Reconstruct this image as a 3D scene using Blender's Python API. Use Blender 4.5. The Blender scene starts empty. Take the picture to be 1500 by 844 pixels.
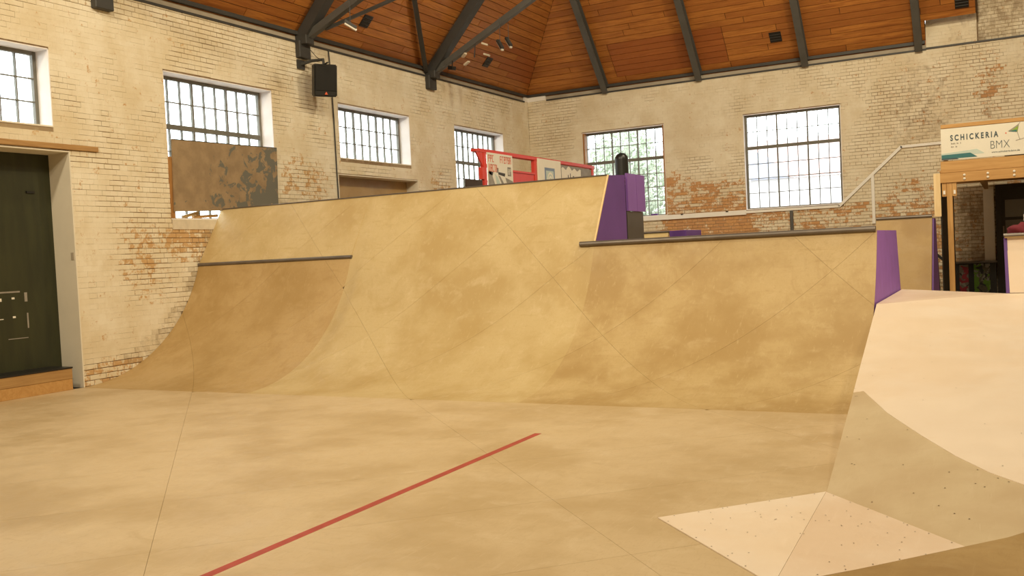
import bpy, bmesh, math, random
from mathutils import Vector, Matrix, noise
rnd = random.Random(7)
S = bpy.context.scene
COL = S.collection
# ------------------------------------------------------------------ camera
cam_d = bpy.data.cameras.new('camera'); cam = bpy.data.objects.new('camera', cam_d); COL.objects.link(cam)
cam_d.sensor_width = 36.0; cam_d.lens = 1377.301 * 36 / 1500; cam_d.clip_start = .05; cam_d.clip_end = 400
YAW, PIT, ROL = 0.489979263, -0.0351218, -0.0489314
fw = Vector((-math.sin(YAW) * math.cos(PIT), math.cos(YAW) * math.cos(PIT), math.sin(PIT)))
rt = fw.cross(Vector((0, 0, 1))).normalized(); up = rt.cross(fw)
r2 = math.cos(ROL) * rt + math.sin(ROL) * up; u2 = -math.sin(ROL) * rt + math.cos(ROL) * up
CAM = Vector((11.0788, -22.14452, 1.5))
cam.matrix_world = Matrix(((r2.x, u2.x, -fw.x, CAM.x), (r2.y, u2.y, -fw.y, CAM.y), (r2.z, u2.z, -fw.z, CAM.z), (0, 0, 0, 1)))
S.camera = cam
# ------------------------------------------------------------------ sky and lamps
W = bpy.data.worlds.new('sky'); S.world = W; W.use_nodes = True
bg = W.node_tree.nodes['Background']; bg.inputs[0].default_value = (.93, .97, 1.0, 1); bg.inputs[1].default_value = 6.5
WARM = (1.0, .855, .60)
def lamp(loc, power, size, target=None):
    d = bpy.data.lights.new('hall_lamp', 'AREA'); d.shape = 'DISK'; d.size = size; d.energy = power; d.color = WARM
    o = bpy.data.objects.new('hall_lamp', d); COL.objects.link(o); o.location = loc
    if target is not None:
        o.rotation_euler = (Vector(target) - Vector(loc)).to_track_quat('-Z', 'Y').to_euler()
    return o
for loc, pw, tg in [((3.2, -19.3, 8.2), 420, (7.0, -9, 1.5)), ((10.4, -14.5, 9.2), 320, (2.0, -9.5, 3.0)),
                    ((10.2, -9.5, 9.2), 500, (4.5, -.5, 3.0)), ((13.8, -11.0, 9.2), 240, (7.5, -9.5, 1.5)),
                    ((8.5, -20.0, 9.3), 300, (5.0, -12, 2.0)), ((11.0, -22.5, 9.2), 480, (7.5, -15.5, 0.5))]:
    lamp(loc, pw, .7, tg)
S.view_settings.view_transform = 'Standard'; S.view_settings.look = 'None'
S.view_settings.gamma = 1.0; S.view_settings.use_curve_mapping = False
S.view_settings.exposure = -0.17
# ------------------------------------------------------------------ material helpers
def lin(r, g, b):
    f = lambda c: (c / 255 / 12.92) if c / 255 <= .04045 else ((c / 255 + .055) / 1.055) ** 2.4
    return (f(r), f(g), f(b), 1)
class NT:
    def __init__(s, name):
        s.m = bpy.data.materials.new(name); s.m.use_nodes = True; s.t = s.m.node_tree
        s.b = s.t.nodes['Principled BSDF']; s.geo = s.n('ShaderNodeNewGeometry')
    def n(s, kind, **kw):
        k = s.t.nodes.new(kind)
        for a, v in kw.items(): setattr(k, a, v)
        return k
    def put(s, sock, v):
        if isinstance(v, (tuple, list)):
            sock.default_value = v if len(v) == len(sock.default_value) else tuple(v)[:len(sock.default_value)]
        elif isinstance(v, (int, float)): sock.default_value = v
        else: s.t.links.new(v, sock)
    def coord(s, scale=(1, 1, 1), rot=(0, 0, 0), obj=False):
        mp = s.n('ShaderNodeMapping'); mp.inputs['Scale'].default_value = scale; mp.inputs['Rotation'].default_value = rot
        if obj: s.t.links.new(s.n('ShaderNodeTexCoord').outputs['Object'], mp.inputs['Vector'])
        else: s.t.links.new(s.geo.outputs['Position'], mp.inputs['Vector'])
        return mp.outputs[0]
    def noise(s, vec, scale=1., detail=4., rough=.55, dist=0.):
        k = s.n('ShaderNodeTexNoise'); s.t.links.new(vec, k.inputs['Vector'])
        k.inputs['Scale'].default_value = scale; k.inputs['Detail'].default_value = detail
        k.inputs['Roughness'].default_value = rough; k.inputs['Distortion'].default_value = dist
        return k.outputs['Fac']
    def ramp(s, fac, a, b, lo=0., hi=1.):
        k = s.n('ShaderNodeMapRange'); k.interpolation_type = 'SMOOTHSTEP'
        s.put(k.inputs['Value'], fac); k.inputs['From Min'].default_value = a; k.inputs['From Max'].default_value = b
        k.inputs['To Min'].default_value = lo; k.inputs['To Max'].default_value = hi
        return k.outputs[0]
    def math(s, op, a, b=0.):
        k = s.n('ShaderNodeMath', operation=op); s.put(k.inputs[0], a); s.put(k.inputs[1], b); return k.outputs[0]
    def mix(s, fac, a, b, mode='MIX'):
        k = s.n('ShaderNodeMix', data_type='RGBA', blend_type=mode)
        s.put(k.inputs[0], fac); s.put(k.inputs[6], a); s.put(k.inputs[7], b); return k.outputs[2]
    def bump(s, h, strength=.2, dist=.01):
        k = s.n('ShaderNodeBump'); k.inputs['Strength'].default_value = strength; k.inputs['Distance'].default_value = dist
        s.put(k.inputs['Height'], h); s.t.links.new(k.outputs[0], s.b.inputs['Normal'])
    def done(s, colour, rough=.6, metal=0., spec=.4):
        s.put(s.b.inputs['Base Color'], colour); s.put(s.b.inputs['Roughness'], rough)
        s.b.inputs['Metallic'].default_value = metal; s.b.inputs['Specular IOR Level'].default_value = spec
        return s.m
def simple(name, c, rough=.6, metal=0., var=.12, scale=6., spec=.4):
    t = NT(name); n = t.noise(t.coord(), scale, 4)
    d = tuple(x * (1 - var) for x in c[:3]) + (1,); l = tuple(min(1, x * (1 + var)) for x in c[:3]) + (1,)
    return t.done(t.mix(n, d, l), rough, metal, spec)
def worn_ply(name, base, dark, light, contrast=1., rough=.5, spec=.35, rnd_amt=.2):
    t = NT(name)
    big = t.noise(t.coord(), .9, 5, .6)
    mid = t.noise(t.coord((1, 1, 1)), 4., 6, .65, .6)
    st1 = t.noise(t.coord((1.2, 14, 6), (0, 0, .7)), 2.2, 5, .7)
    st2 = t.noise(t.coord((14, 1.2, 6), (0, 0, .3)), 2.0, 5, .7)
    c = t.mix(t.ramp(big, .40, .64), base, dark)
    c = t.mix(t.ramp(mid, .52, .74, 0, .34 * contrast), c, light); md2 = t.noise(t.coord((1, 1, 1), (0, 0, 2)), 2.3, 7, .7, 1.0); c = t.mix(t.ramp(md2, .50, .74, 0, .5 * contrast), c, dark)
    c = t.mix(t.ramp(st1, .54, .74, 0, .45 * contrast), c, dark)
    c = t.mix(t.ramp(st2, .56, .76, 0, .4 * contrast), c, light)
    fine = t.noise(t.coord((3, 1, 3), (0, 0, .9)), 14., 6, .75, 1.2); c = t.mix(t.ramp(fine, .50, .70, 0, .45 * contrast), c, dark)
    sc = t.noise(t.coord((40, 1.5, 6), (0, 0, 1.1)), 1.6, 3, .6); c = t.mix(t.ramp(sc, .68, .74, 0, .5 * contrast), c, light)
    inf = t.n('ShaderNodeObjectInfo')
    c = t.mix(t.ramp(inf.outputs['Random'], 0, 1, 0, rnd_amt), c, dark)
    t.bump(mid, .05, .004)
    return t.done(c, t.ramp(mid, .3, .7, rough - .08, rough + .12), 0, spec)
def wood(name, a, b, axis=0, rough=.6, rnd_amt=.5, grain=1.):
    t = NT(name); sc = [9., 9., 9.]; sc[axis] = .7
    g = t.noise(t.coord(tuple(sc)), 2.2 * grain, 6, .65, .8)
    inf = t.n('ShaderNodeObjectInfo')
    c = t.mix(t.ramp(g, .3, .75), a, b)
    c = t.mix(t.ramp(inf.outputs['Random'], 0, 1, 0, rnd_amt), c, b)
    big = t.noise(t.coord(), 1.1, 4)
    c = t.mix(t.ramp(big, .5, .75, 0, .4), c, b)
    return t.done(c, rough)
# masonry: colour attribute 'brk': R exposed brick, G tint, B grime, plus shade painted under the gallery
def masonry(name, paint, paint2, brick, brick2, dirt):
    t = NT(name); at = t.n('ShaderNodeAttribute', attribute_name='brk'); sp = t.n('ShaderNodeSeparateColor')
    t.t.links.new(at.outputs['Color'], sp.inputs[0]); ex, ti, gr = sp.outputs
    n1 = t.noise(t.coord(), 7., 6, .65, .4); n2 = t.noise(t.coord(), 26., 5, .7); n3 = t.noise(t.coord(), 1.3, 5, .6)
    vs = t.noise(t.coord((2.2, 2.2, 1.6)), 2.6, 7, .72, .5)
    c = t.mix(t.ramp(n3, .35, .7), paint, paint2); c = t.mix(t.ramp(t.noise(t.coord((1, 1, .5)), 3.2, 6, .7, .3), .48, .72, 0, .55), c, paint2)
    c = t.mix(t.math('MULTIPLY', ti, .28), c, paint2)
    bc = t.mix(t.ramp(n2, .3, .7), brick, brick2)
    bc = t.mix(ti, bc, brick2)
    e = t.math('ADD', ex, t.math('MULTIPLY', t.math('SUBTRACT', n1, .5), 2.6))
    e = t.math('ADD', e, t.math('MULTIPLY', t.math('SUBTRACT', n2, .5), 1.6))
    c = t.mix(t.ramp(e, .36, .72, 0, .82), c, bc)
    g = t.math('ADD', gr, t.math('MULTIPLY', t.math('SUBTRACT', vs, .5), 1.3))
    c = t.mix(t.ramp(g, .35, .95, 0, .75), c, dirt)
    sp2 = t.noise(t.coord(), 48., 3, .6)
    c = t.mix(t.ramp(sp2, .70, .76, 0, .5), c, dirt)
    t.bump(t.math('ADD', t.math('MULTIPLY', n2, .5), n1), .5, .012)
    return t.done(c, .85, 0, .2)
M = {}
M['ramp'] = worn_ply('worn_ramp_plywood', (.58, .45, .235, 1), (.47, .335, .145, 1), (.68, .55, .34, 1), 1.3, .5)
M['ramp_b'] = worn_ply('browner_ramp_plywood', (.515, .36, .17, 1), (.40, .26, .10, 1), (.60, .445, .24, 1), 1.3, .5)  # brown of the steep left section: part wear, part shading painted in
M['ramp_c'] = worn_ply('mid_brown_ramp_plywood', (.55, .41, .205, 1), (.41, .275, .115, 1), (.64, .50, .29, 1), 1.3, .5)  # right section, toned between the other two ramp plywoods
M['floor'] = worn_ply('worn_floor_plywood', (.61, .475, .295, 1), (.50, .37, .205, 1), (.69, .56, .385, 1), 1.3, .45, .35, .10)
M['birch'] = worn_ply('new_birch_plywood', (.83, .71, .58, 1), (.80, .655, .50, 1), (.86, .75, .63, 1), .5, .5)
M['birch_b'] = worn_ply('pinkish_birch_plywood', (.79, .655, .52, 1), (.74, .58, .43, 1), (.84, .72, .60, 1), .8, .5)
M['grey_ply'] = worn_ply('greyish_plywood', (.60, .485, .315, 1), (.53, .405, .25, 1), (.65, .54, .38, 1), .8, .5)
M['oldply'] = worn_ply('old_brown_plywood', (.42, .285, .125, 1), (.33, .21, .085, 1), (.48, .35, .18, 1), 1., .5)  # old brown tone, darkened further to stand in for lamp shading
M['core'] = simple('dark_ply_core', (.10, .07, .04, 1), .9)
M['purple_mid'] = simple('mid_purple_paint', (.20, .088, .37, 1), .5, 0, .12, 3.)  # guard panels, toned between the other two purples
M['purple'] = simple('purple_paint', (.122, .050, .245, 1), .55, 0, .15, 3.)
M['purple_lt'] = simple('lit_scuffed_purple_paint', (.40, .19, .74, 1), .6, 0, .18, 5.)  # same purple with scuffs, its lit look put into the colour
M['steel'] = simple('worn_steel_pipe', (.17, .145, .125, 1), .38, .5, .3, 5.)
M['beam'] = simple('dark_painted_steel', (.045, .043, .040, 1), .55, .0, .3, 3.)
M['beam_b'] = simple('grey_painted_steel', (.085, .082, .075, 1), .5, .0, .3, 3.)
M['black'] = simple('black_plastic', (.014, .013, .012, 1), .4, 0, .2)
M['rubber'] = simple('black_rubber', (.010, .010, .010, 1), .35, 0, .1)
M['sheetmetal'] = simple('dark_sheet_metal', (.13, .12, .115, 1), .3, .6, .15, 2.)
M['white'] = simple('white_wall_paint', (.80, .77, .72, 1), .8, 0, .06, 3.)
M['reveal'] = simple('chalky_white_paint', (.82, .78, .78, 1), .85, 0, .07, 5.)
M['plaster'] = simple('cream_plaster', (.74, .68, .56, 1), .85, 0, .10, 2.)
M['dusty'] = simple('dusty_plaster', (.40, .34, .26, 1), .9, 0, .25, 3.)
M['sill'] = simple('worn_concrete', (.62, .54, .41, 1), .9, 0, .2, 8.)
M['wframe'] = simple('grey_green_window_steel', (.15, .14, .115, 1), .55, 0, .25, 8.)
M['pine'] = wood('yellow_pine', (.58, .34, .125, 1), (.44, .23, .07, 1), 0, .55, .3)
M['pine_z'] = wood('yellow_pine_upright', (.58, .34, .125, 1), (.44, .23, .07, 1), 2, .55, .3)
M['pine_y'] = wood('brown_pine', (.45, .27, .10, 1), (.32, .17, .06, 1), 1, .6, .3)
M['pine_lt'] = wood('pale_pine', (.80, .62, .36, 1), (.70, .50, .25, 1), 2, .55, .3)
M['plankL'] = wood('varnished_roof_plank_along_side', (.50, .20, .040, 1), (.27, .085, .017, 1), 1, .5, .6)
M['plankB'] = wood('varnished_roof_plank_along_end', (.50, .20, .040, 1), (.27, .085, .017, 1), 0, .5, .6)
M['plankD'] = wood('dark_red_roof_plank', (.36, .115, .026, 1), (.27, .078, .018, 1), 0, .5, .4)
M['trimwood'] = wood('orange_jamb_wood', (.42, .21, .06, 1), (.26, .11, .03, 1), 2, .6, .3)
M['roofslab'] = simple('dark_roof_underside', (.06, .035, .015, 1), .9)
M['redline'] = simple('faded_red_paint', (.42, .075, .055, 1), .55, 0, .3, 12.)
M['red'] = simple('bright_red_paint', (.62, .045, .025, 1), .5, 0, .12, 5.)
M['offwhite'] = simple('offwhite_panel', (.78, .72, .60, 1), .7, 0, .05)
M['printwhite'] = simple('printed_paper_white', (.74, .70, .60, 1), .7, 0, .05)
M['printred'] = simple('printed_red_ink', (.72, .13, .06, 1), .7, 0, .1)
M['printdark'] = simple('printed_dark_ink', (.06, .055, .05, 1), .7, 0, .2)
M['printgrey'] = simple('printed_grey_ink', (.28, .25, .21, 1), .7, 0, .4, 9.)
M['printblue'] = simple('printed_blue_grey_ink', (.20, .26, .36, 1), .7, 0, .2)
M['teal'] = simple('printed_teal_ink', (.045, .16, .17, 1), .7, 0, .1)
M['paleteal'] = simple('printed_pale_teal_ink', (.50, .58, .52, 1), .7, 0, .08)
M['green'] = simple('printed_green_ink', (.25, .38, .05, 1), .7, 0, .1)
M['ink'] = simple('printed_slate_ink', (.055, .085, .10, 1), .7, 0, .1)
M['burgundy'] = simple('burgundy_cloth', (.16, .02, .03, 1), .9, 0, .25, 20.)
M['screw'] = simple('screw_head', (.12, .09, .06, 1), .5, .3)
M['tubewhite'] = simple('lamp_tube_white', (.80, .76, .66, 1), .4, 0, .03)
M['brickL'] = masonry('painted_brick_side_wall', (.78, .715, .575, 1), (.66, .56, .385, 1), (.56, .35, .135, 1), (.50, .27, .09, 1), (.28, .205, .11, 1))
M['brickB'] = masonry('painted_brick_end_wall', (.74, .665, .52, 1), (.63, .53, .37, 1), (.60, .285, .072, 1), (.44, .185, .045, 1), (.20, .125, .060, 1))
def mortar_mat():
    t = NT('dirty_mortar'); n = t.noise(t.coord(), .8, 5, .6); n2 = t.noise(t.coord(), 7., 5, .6)
    c = t.mix(t.ramp(n, .35, .65), (.36, .27, .16, 1), (.20, .125, .065, 1)); c = t.mix(t.ramp(n2, .5, .75, 0, .7), c, (.50, .40, .27, 1))
    return t.done(c, .95)
M['mortar'] = mortar_mat()
def board_mat():
    t = NT('flaking_brown_board'); b = t.noise(t.coord(), 4.6, 6, .62, .5)
    y = t.n('ShaderNodeSeparateXYZ'); t.t.links.new(t.geo.outputs['Position'], y.inputs[0])
    k = t.ramp(y.outputs[1], -12.1, -9.7, -.12, .09); z = t.ramp(y.outputs[2], 2.3, 3.5, .05, -.05)
    f = t.math('ADD', t.math('ADD', b, k), z)
    n = t.noise(t.coord(), 5., 5)
    c = t.mix(t.ramp(n, .3, .7), (.33, .235, .135, 1), (.25, .175, .10, 1))
    c = t.mix(t.ramp(f, .548, .572), c, (.14, .135, .11, 1))
    t.bump(f, .1, .01)
    return t.done(c, .75)
M['board'] = board_mat()
def door_mat():
    t = NT('dark_green_door_paint'); n = t.noise(t.coord((1, 3, .5)), 3., 5)
    c = t.mix(t.ramp(n, .3, .7), (.034, .036, .013, 1), (.024, .026, .010, 1))
    s = t.noise(t.coord((1, 3, 9)), 5., 3); c = t.mix(t.ramp(s, .765, .79, 0, .5), c, (.35, .32, .2, 1))
    return t.done(c, .5)
M['doorgreen'] = door_mat()
M['darkdoor'] = simple('dark_brown_door_paint', (.022, .016, .012, 1), .4, 0, .2)
def graff(name, cols, base, sc):
    t = NT(name); c = base
    for i, (cc, th) in enumerate(cols):
        n = t.noise(t.coord((sc, sc, sc * .8), (i * .7, i * 1.3, i)), 1., 2, .4, 1.6)
        c = t.mix(t.ramp(n, th, th + .02), c, cc)
    return t.done(c, .6)
M['graffr'] = graff('red_graffiti_panel', [((.24, .24, .21, 1), .55), ((.26, .02, .035, 1), .52), ((.02, .02, .02, 1), .6)], (.15, .14, .12, 1), 6.)
M['graffg'] = graff('green_graffiti_panel', [((.22, .21, .18, 1), .55), ((.10, .22, .012, 1), .5), ((.015, .015, .015, 1), .58)], (.09, .08, .05, 1), 6.)
M['graffw'] = graff('white_graffiti_board', [((.03, .03, .04, 1), .56), ((.35, .06, .05, 1), .68)], (.72, .68, .60, 1), 14.)
def glass():
    m = bpy.data.materials.new('window_glass'); m.use_nodes = True; t = m.node_tree; t.nodes.clear()
    o = t.nodes.new('ShaderNodeOutputMaterial'); mx = t.nodes.new('ShaderNodeMixShader'); tr = t.nodes.new('ShaderNodeBsdfTransparent')
    gl = t.nodes.new('ShaderNodeBsdfGlossy'); fr = t.nodes.new('ShaderNodeMath'); fr.operation = 'MULTIPLY'; lw = t.nodes.new('ShaderNodeLayerWeight'); pw_ = t.nodes.new('ShaderNodeMath'); pw_.operation = 'POWER'; pw_.inputs[1].default_value = 5.0
    t.links.new(lw.outputs['Facing'], pw_.inputs[0]); t.links.new(pw_.outputs[0], fr.inputs[0]); fr.inputs[1].default_value = .6; lw.inputs[0].default_value = .5
    tr.inputs[0].default_value = (.93, .96, .95, 1); gl.inputs['Roughness'].default_value = .05
    t.links.new(fr.outputs[0], mx.inputs[0]); t.links.new(tr.outputs[0], mx.inputs[1]); t.links.new(gl.outputs[0], mx.inputs[2]); t.links.new(mx.outputs[0], o.inputs[0])
    return m
M['glass'] = glass()
M['leaf'] = simple('pale_green_leaves', (.62, .67, .55, 1), .6, 0, .15, 2.)
M['bark'] = simple('grey_bark', (.14, .10, .07, 1), .9)
M['ground'] = simple('yard_gravel', (.40, .38, .35, 1), .95, 0, .15, 2.)
M['farwall'] = simple('pale_render', (.64, .60, .60, 1), .9, 0, .04, 1.)
M['fartile'] = simple('red_roof_tile', (.50, .36, .34, 1), .8)
M['slate'] = simple('grey_slate', (.34, .34, .40, 1), .8)
# ------------------------------------------------------------------ object helpers
def tag(o, label=None, cat=None, group=None, kind=None):
    if label: o['label'] = label
    if cat: o['category'] = cat
    if group: o['group'] = group
    if kind: o['kind'] = kind
    return o
def empty(name, loc=(0, 0, 0), **kw):
    o = bpy.data.objects.new(name, None); o.location = loc; o.empty_display_size = .1; COL.objects.link(o); return tag(o, **kw)
def link(name, me, mat, parent=None, **kw):
    o = bpy.data.objects.new(name, me); COL.objects.link(o)
    if mat is not None and not me.materials: me.materials.append(mat)
    if parent is not None:
        o.parent = parent
        pm = Matrix.Translation(parent.location)
        p = parent.parent
        while p is not None: pm = Matrix.Translation(p.location) @ pm; p = p.parent
        o.matrix_parent_inverse = pm.inverted()
    return tag(o, **kw)
def from_bm(name, bm, mat, parent=None, smooth=False, **kw):
    bmesh.ops.recalc_face_normals(bm, faces=bm.faces[:])
    me = bpy.data.meshes.new(name); bm.to_mesh(me); bm.free()
    if smooth:
        for p in me.polygons: p.use_smooth = True
    return link(name, me, mat, parent, **kw)
def add_box(bm, lo, hi, bevel=0.):
    lo = Vector(lo); hi = Vector(hi)
    g = bmesh.ops.create_cube(bm, size=1.0); vs = g['verts']
    for v in vs: v.co = Vector(((lo[i] + hi[i]) / 2 + v.co[i] * (hi[i] - lo[i])) for i in range(3))
    if bevel > 0:
        es = list({e for v in vs for e in v.link_edges})
        bmesh.ops.bevel(bm, geom=es, offset=bevel, segments=1, affect='EDGES')
def box(name, lo, hi, mat, parent=None, bevel=0., **kw):
    bm = bmesh.new(); add_box(bm, lo, hi, bevel); return from_bm(name, bm, mat, parent, **kw)
def add_bar(bm, a, b, w, h, upv=(0, 0, 1)):
    a = Vector(a); b = Vector(b); d = (b - a).normalized(); s = d.cross(Vector(upv)).normalized(); u = s.cross(d)
    vs = [bm.verts.new(p + s * (i * w / 2) + u * (j * h / 2)) for p in (a, b) for i, j in ((-1, -1), (1, -1), (1, 1), (-1, 1))]
    for q in ((0, 1, 2, 3), (7, 6, 5, 4), (0, 4, 5, 1), (1, 5, 6, 2), (2, 6, 7, 3), (3, 7, 4, 0)): bm.faces.new([vs[i] for i in q])
def bar(name, a, b, w, h, mat, parent=None, upv=(0, 0, 1), **kw):
    bm = bmesh.new(); add_bar(bm, a, b, w, h, upv); return from_bm(name, bm, mat, parent, **kw)
def add_ibeam(bm, a, b, w, h, t, upv=(0, 0, 1)):
    a = Vector(a); b = Vector(b); d = (b - a).normalized(); s = d.cross(Vector(upv)).normalized(); u = s.cross(d)
    add_bar(bm, a + u * (h / 2 - t / 2), b + u * (h / 2 - t / 2), w, t, upv)
    add_bar(bm, a - u * (h / 2 - t / 2), b - u * (h / 2 - t / 2), w, t, upv)
    add_bar(bm, a, b, t, h - t, upv)
def add_tube(bm, pts, r, seg=8):
    pts = [Vector(p) for p in pts]; rings = []
    for i, p in enumerate(pts):
        d = (pts[min(i + 1, len(pts) - 1)] - pts[max(i - 1, 0)]).normalized()
        s = d.cross(Vector((0, 0, 1)));
        if s.length < 1e-4: s = Vector((1, 0, 0))
        s.normalize(); u = s.cross(d)
        rings.append([bm.verts.new(p + r * (math.cos(k * 2 * math.pi / seg) * s + math.sin(k * 2 * math.pi / seg) * u)) for k in range(seg)])
    for a, b in zip(rings, rings[1:]):
        for k in range(seg): bm.faces.new((a[k], a[(k + 1) % seg], b[(k + 1) % seg], b[k]))
    bm.faces.new(rings[0][::-1]); bm.faces.new(rings[-1])
def tube(name, pts, r, mat, parent=None, seg=8, **kw):
    bm = bmesh.new(); add_tube(bm, pts, r, seg); return from_bm(name, bm, mat, parent, **kw)
def add_prism(bm, poly, off):
    off = Vector(off); a = [bm.verts.new(Vector(p)) for p in poly]; b = [bm.verts.new(Vector(p) + off) for p in poly]
    bm.faces.new(a); bm.faces.new(b[::-1]); n = len(a)
    for i in range(n): bm.faces.new((a[i], b[i], b[(i + 1) % n], a[(i + 1) % n]))
def prism(name, poly, off, mat, parent=None, **kw):
    bm = bmesh.new(); add_prism(bm, poly, off); return from_bm(name, bm, mat, parent, **kw)
def sstep(x, a, b):
    t = min(1, max(0, (x - a) / (b - a))); return t * t * (3 - 2 * t)
def fbm(x, y, s, seed=0.):
    return .5 + .5 * noise.fractal(Vector((x * s + seed, y * s - seed, seed * .37)), 1., 2., 4)
def bump2(x, y, cx, cy, rx, ry):
    d = ((x - cx) / rx) ** 2 + ((y - cy) / ry) ** 2
    return max(0., 1 - d) ** .7 if d < 1 else 0.
# ================================================================== STRUCTURE
ZT = 5.46                                     # wall head
ZC = 10.1                                     # flat ceiling behind the slopes
WIN_L = [(-16.25, -13.95, 3.47), (-12.07, -9.74, 2.28), (-7.95, -5.58, 3.47), (-3.78, -1.45, 2.28)]
WIN_B = [(1.5, 3.67, 2.28), (5.6, 7.78, 2.28)]
ZW = 4.5
DOOR1 = (-15.95, -13.74, 0.0, 3.17); NICHE = (-8.05, -5.37, 0.0, 3.17)
def slab_with_holes(bm, mp, u0, u1, z0, z1, d0, d1, holes):
    """boxes around rectangular openings; mp(u, d, z) -> point"""
    us = sorted({u0, u1, *[h[0] for h in holes], *[h[1] for h in holes]}); us = [u for u in us if u0 <= u <= u1]
    for a, b in zip(us, us[1:]):
        m = (a + b) / 2; segs = []; z = z0
        for h in sorted([h for h in holes if h[0] < m < h[1]], key=lambda h: h[2]):
            if h[2] > z: segs.append((z, h[2]))
            z = h[3]
        if z < z1: segs.append((z, z1))
        for s, e in segs:
            p = mp(a, d0, s); q = mp(b, d1, e)
            add_box(bm, [min(p[i], q[i]) for i in range(3)], [max(p[i], q[i]) for i in range(3)])
mpL = lambda u, d, z: (-d, u, z)              # d = depth into the wall
mpB = lambda u, d, z: (u, d, z)
wall_left = empty('wall_left', (0, -13, 0), label='long side wall of cream painted brick with dark door and windows', cat='wall', kind='structure')
wall_back = empty('wall_back', (6, 0, 0), label='end wall of patchy painted brick with two tall windows', cat='wall', kind='structure')
holesL = [(a, b, s, ZW) for a, b, s in WIN_L] + [DOOR1, NICHE]
holesB = [(a, b, s, ZW) for a, b, s in WIN_B]
bm = bmesh.new(); slab_with_holes(bm, mpL, -26., .45, 0., ZT, .011, .45, holesL)
from_bm('masonry_core', bm, M['mortar'], wall_left)
bm = bmesh.new(); slab_with_holes(bm, mpB, 0., 16., 0., ZT, .011, .45, holesB)
add_box(bm, (9.57, .011, ZT), (10.55, .45, 8.4)); add_box(bm, (10.55, .10, ZT), (16., .45, ZC))
from_bm('masonry_core', bm, M['mortar'], wall_back)
def ramp_top_at(y):
    if y < -13.78: return 0.
    d = y + 13.78
    return (2.15 - math.sqrt(max(0, 2.15 ** 2 - d * d))) if d < 1.823 else min(2.42, 1.01 + (d - 1.823) * 1.6)
# brick fields
def fieldL(y, z):
    n = fbm(y, z, .55, 3.1); n2 = fbm(y, z, 1.7, 8.2)
    flush = .25 + .75 * sstep(n + (n2 - .5) * .7, .30, .56)
    ex = .10 * n2
    pl = sstep(1.95 + (n2 - .5) * 1.2 - z, -.1, .15) * sstep(-10.9 - y + (n2 - .5), -.2, .3)
    flush = max(flush, pl)
    k = bump2(y, z, -12.45, 1.75, .75, .75); ex += .50 * k * n2 * 1.3; flush *= 1 - .8 * k
    k = bump2(y, z, -11.6, 1.95, .75, .32); ex += .62 * k; flush *= 1 - .9 * k
    k = sstep(.28 + .16 * n2 - z, -.06, .1); ex += .42 * k; flush *= 1 - .9 * k
    k = bump2(y, z, -9.0, 2.95, .75, .55); ex += .45 * k * (.5 + n2); flush *= 1 - .7 * k
    k = bump2(y, z, -4.45, 3.1, .5, .35); ex += .5 * k * (.5 + n2); flush *= 1 - .6 * k
    rz = ramp_top_at(y)
    k = sstep(.42 - (z - rz), 0, .3) if y > -13.7 and z > .2 else 0.
    gr = .12 + .45 * k + .2 * (n2 - .5) + .12 * sstep(z, 4.6, 5.4)
    flush *= 1 - .5 * k
    k = sstep(z, 4.9, 5.3) * sstep(-10.2 - y, -.5, .8); flush *= 1 - .95 * k
    return flush, ex, gr
def fieldB(x, z):
    n = fbm(x, z, .6, 14.); n2 = fbm(x, z, 1.8, 21.)
    flush = (.2 + .8 * sstep(n + (n2 - .5) * .7, .30, .56)) * sstep(z, 1.8, 3.6)
    ex = .08 * n2; gr = .12 + .25 * (n2 - .5)
    k = sstep(3.45 + (n2 - .5) * 1.5 - z, -.1, 1.0) * sstep(x, 3.3, 3.8) * (1 - sstep(x, 5.6, 6.)); ex += .70 * k; gr += .12 * k
    k = sstep(2.3 - z, -.05, .1) * (.25 + 1.5 * max(0, fbm(x, z, 3.2, 77.) - .33)); ex += .70 * k * (1 - .5 * sstep(x, 8., 9.)); flush *= 1 - k
    k = sstep(3.0 - z + (n2 - .5), -.1, .8) * sstep(x, 8.3, 9.0); ex += .30 * k; gr += .16 * k; flush *= 1 - k
    k = bump2(x, z, 9.2, 4.2, .9, 1.2); gr += .30 * k; ex += .12 * k; flush *= 1 - .6 * k
    k = bump2(x, z, 10.75, 4.5, .34, .75); ex += .55 * k; flush *= 1 - .95 * k; gr += .15 * k
    k = sstep(x, 8.2, 10.5) * sstep(z, 2.6, 3.4); gr += .22 * k
    k = sstep(x, 9.9, 10.2) * sstep(2.6 - z, 0, .4); gr += .42 * k; ex *= 1 - .5 * k  # grime under the gallery, deepened as painted shade
    if x > 10.55 and z > ZT: gr += .25; flush *= .3
    return flush, ex, gr
BH, ST, HD = .0741, .252, .126
def brick_mesh(u0, u1, z0, z1, d_face, d_back, ch, mp, jit):
    """front face chamfered by ch; d = depth into wall (negative is proud)"""
    o = [mp(u, d_back, z) for u, z in ((u0, z0), (u1, z0), (u1, z1), (u0, z1))]
    e = [mp(u, d_face + ch * .6, z) for u, z in ((u0, z0), (u1, z0), (u1, z1), (u0, z1))]
    j = [(rnd.uniform(-1, 1) * jit, rnd.uniform(-1, 1) * jit) for _ in range(4)]
    f = [mp(u + j[i][0], d_face + rnd.uniform(-1, 1) * jit * .3, z + j[i][1]) for i, (u, z) in enumerate(((u0 + ch, z0 + ch), (u1 - ch, z0 + ch), (u1 - ch, z1 - ch), (u0 + ch, z1 - ch)))]
    V = o + e + f; F = []
    for a in (0, 4):
        for i in range(4): F.append((a + i, a + (i + 1) % 4, a + 4 + (i + 1) % 4, a + 4 + i))
    F.append((8, 9, 10, 11)); return V, F
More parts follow.
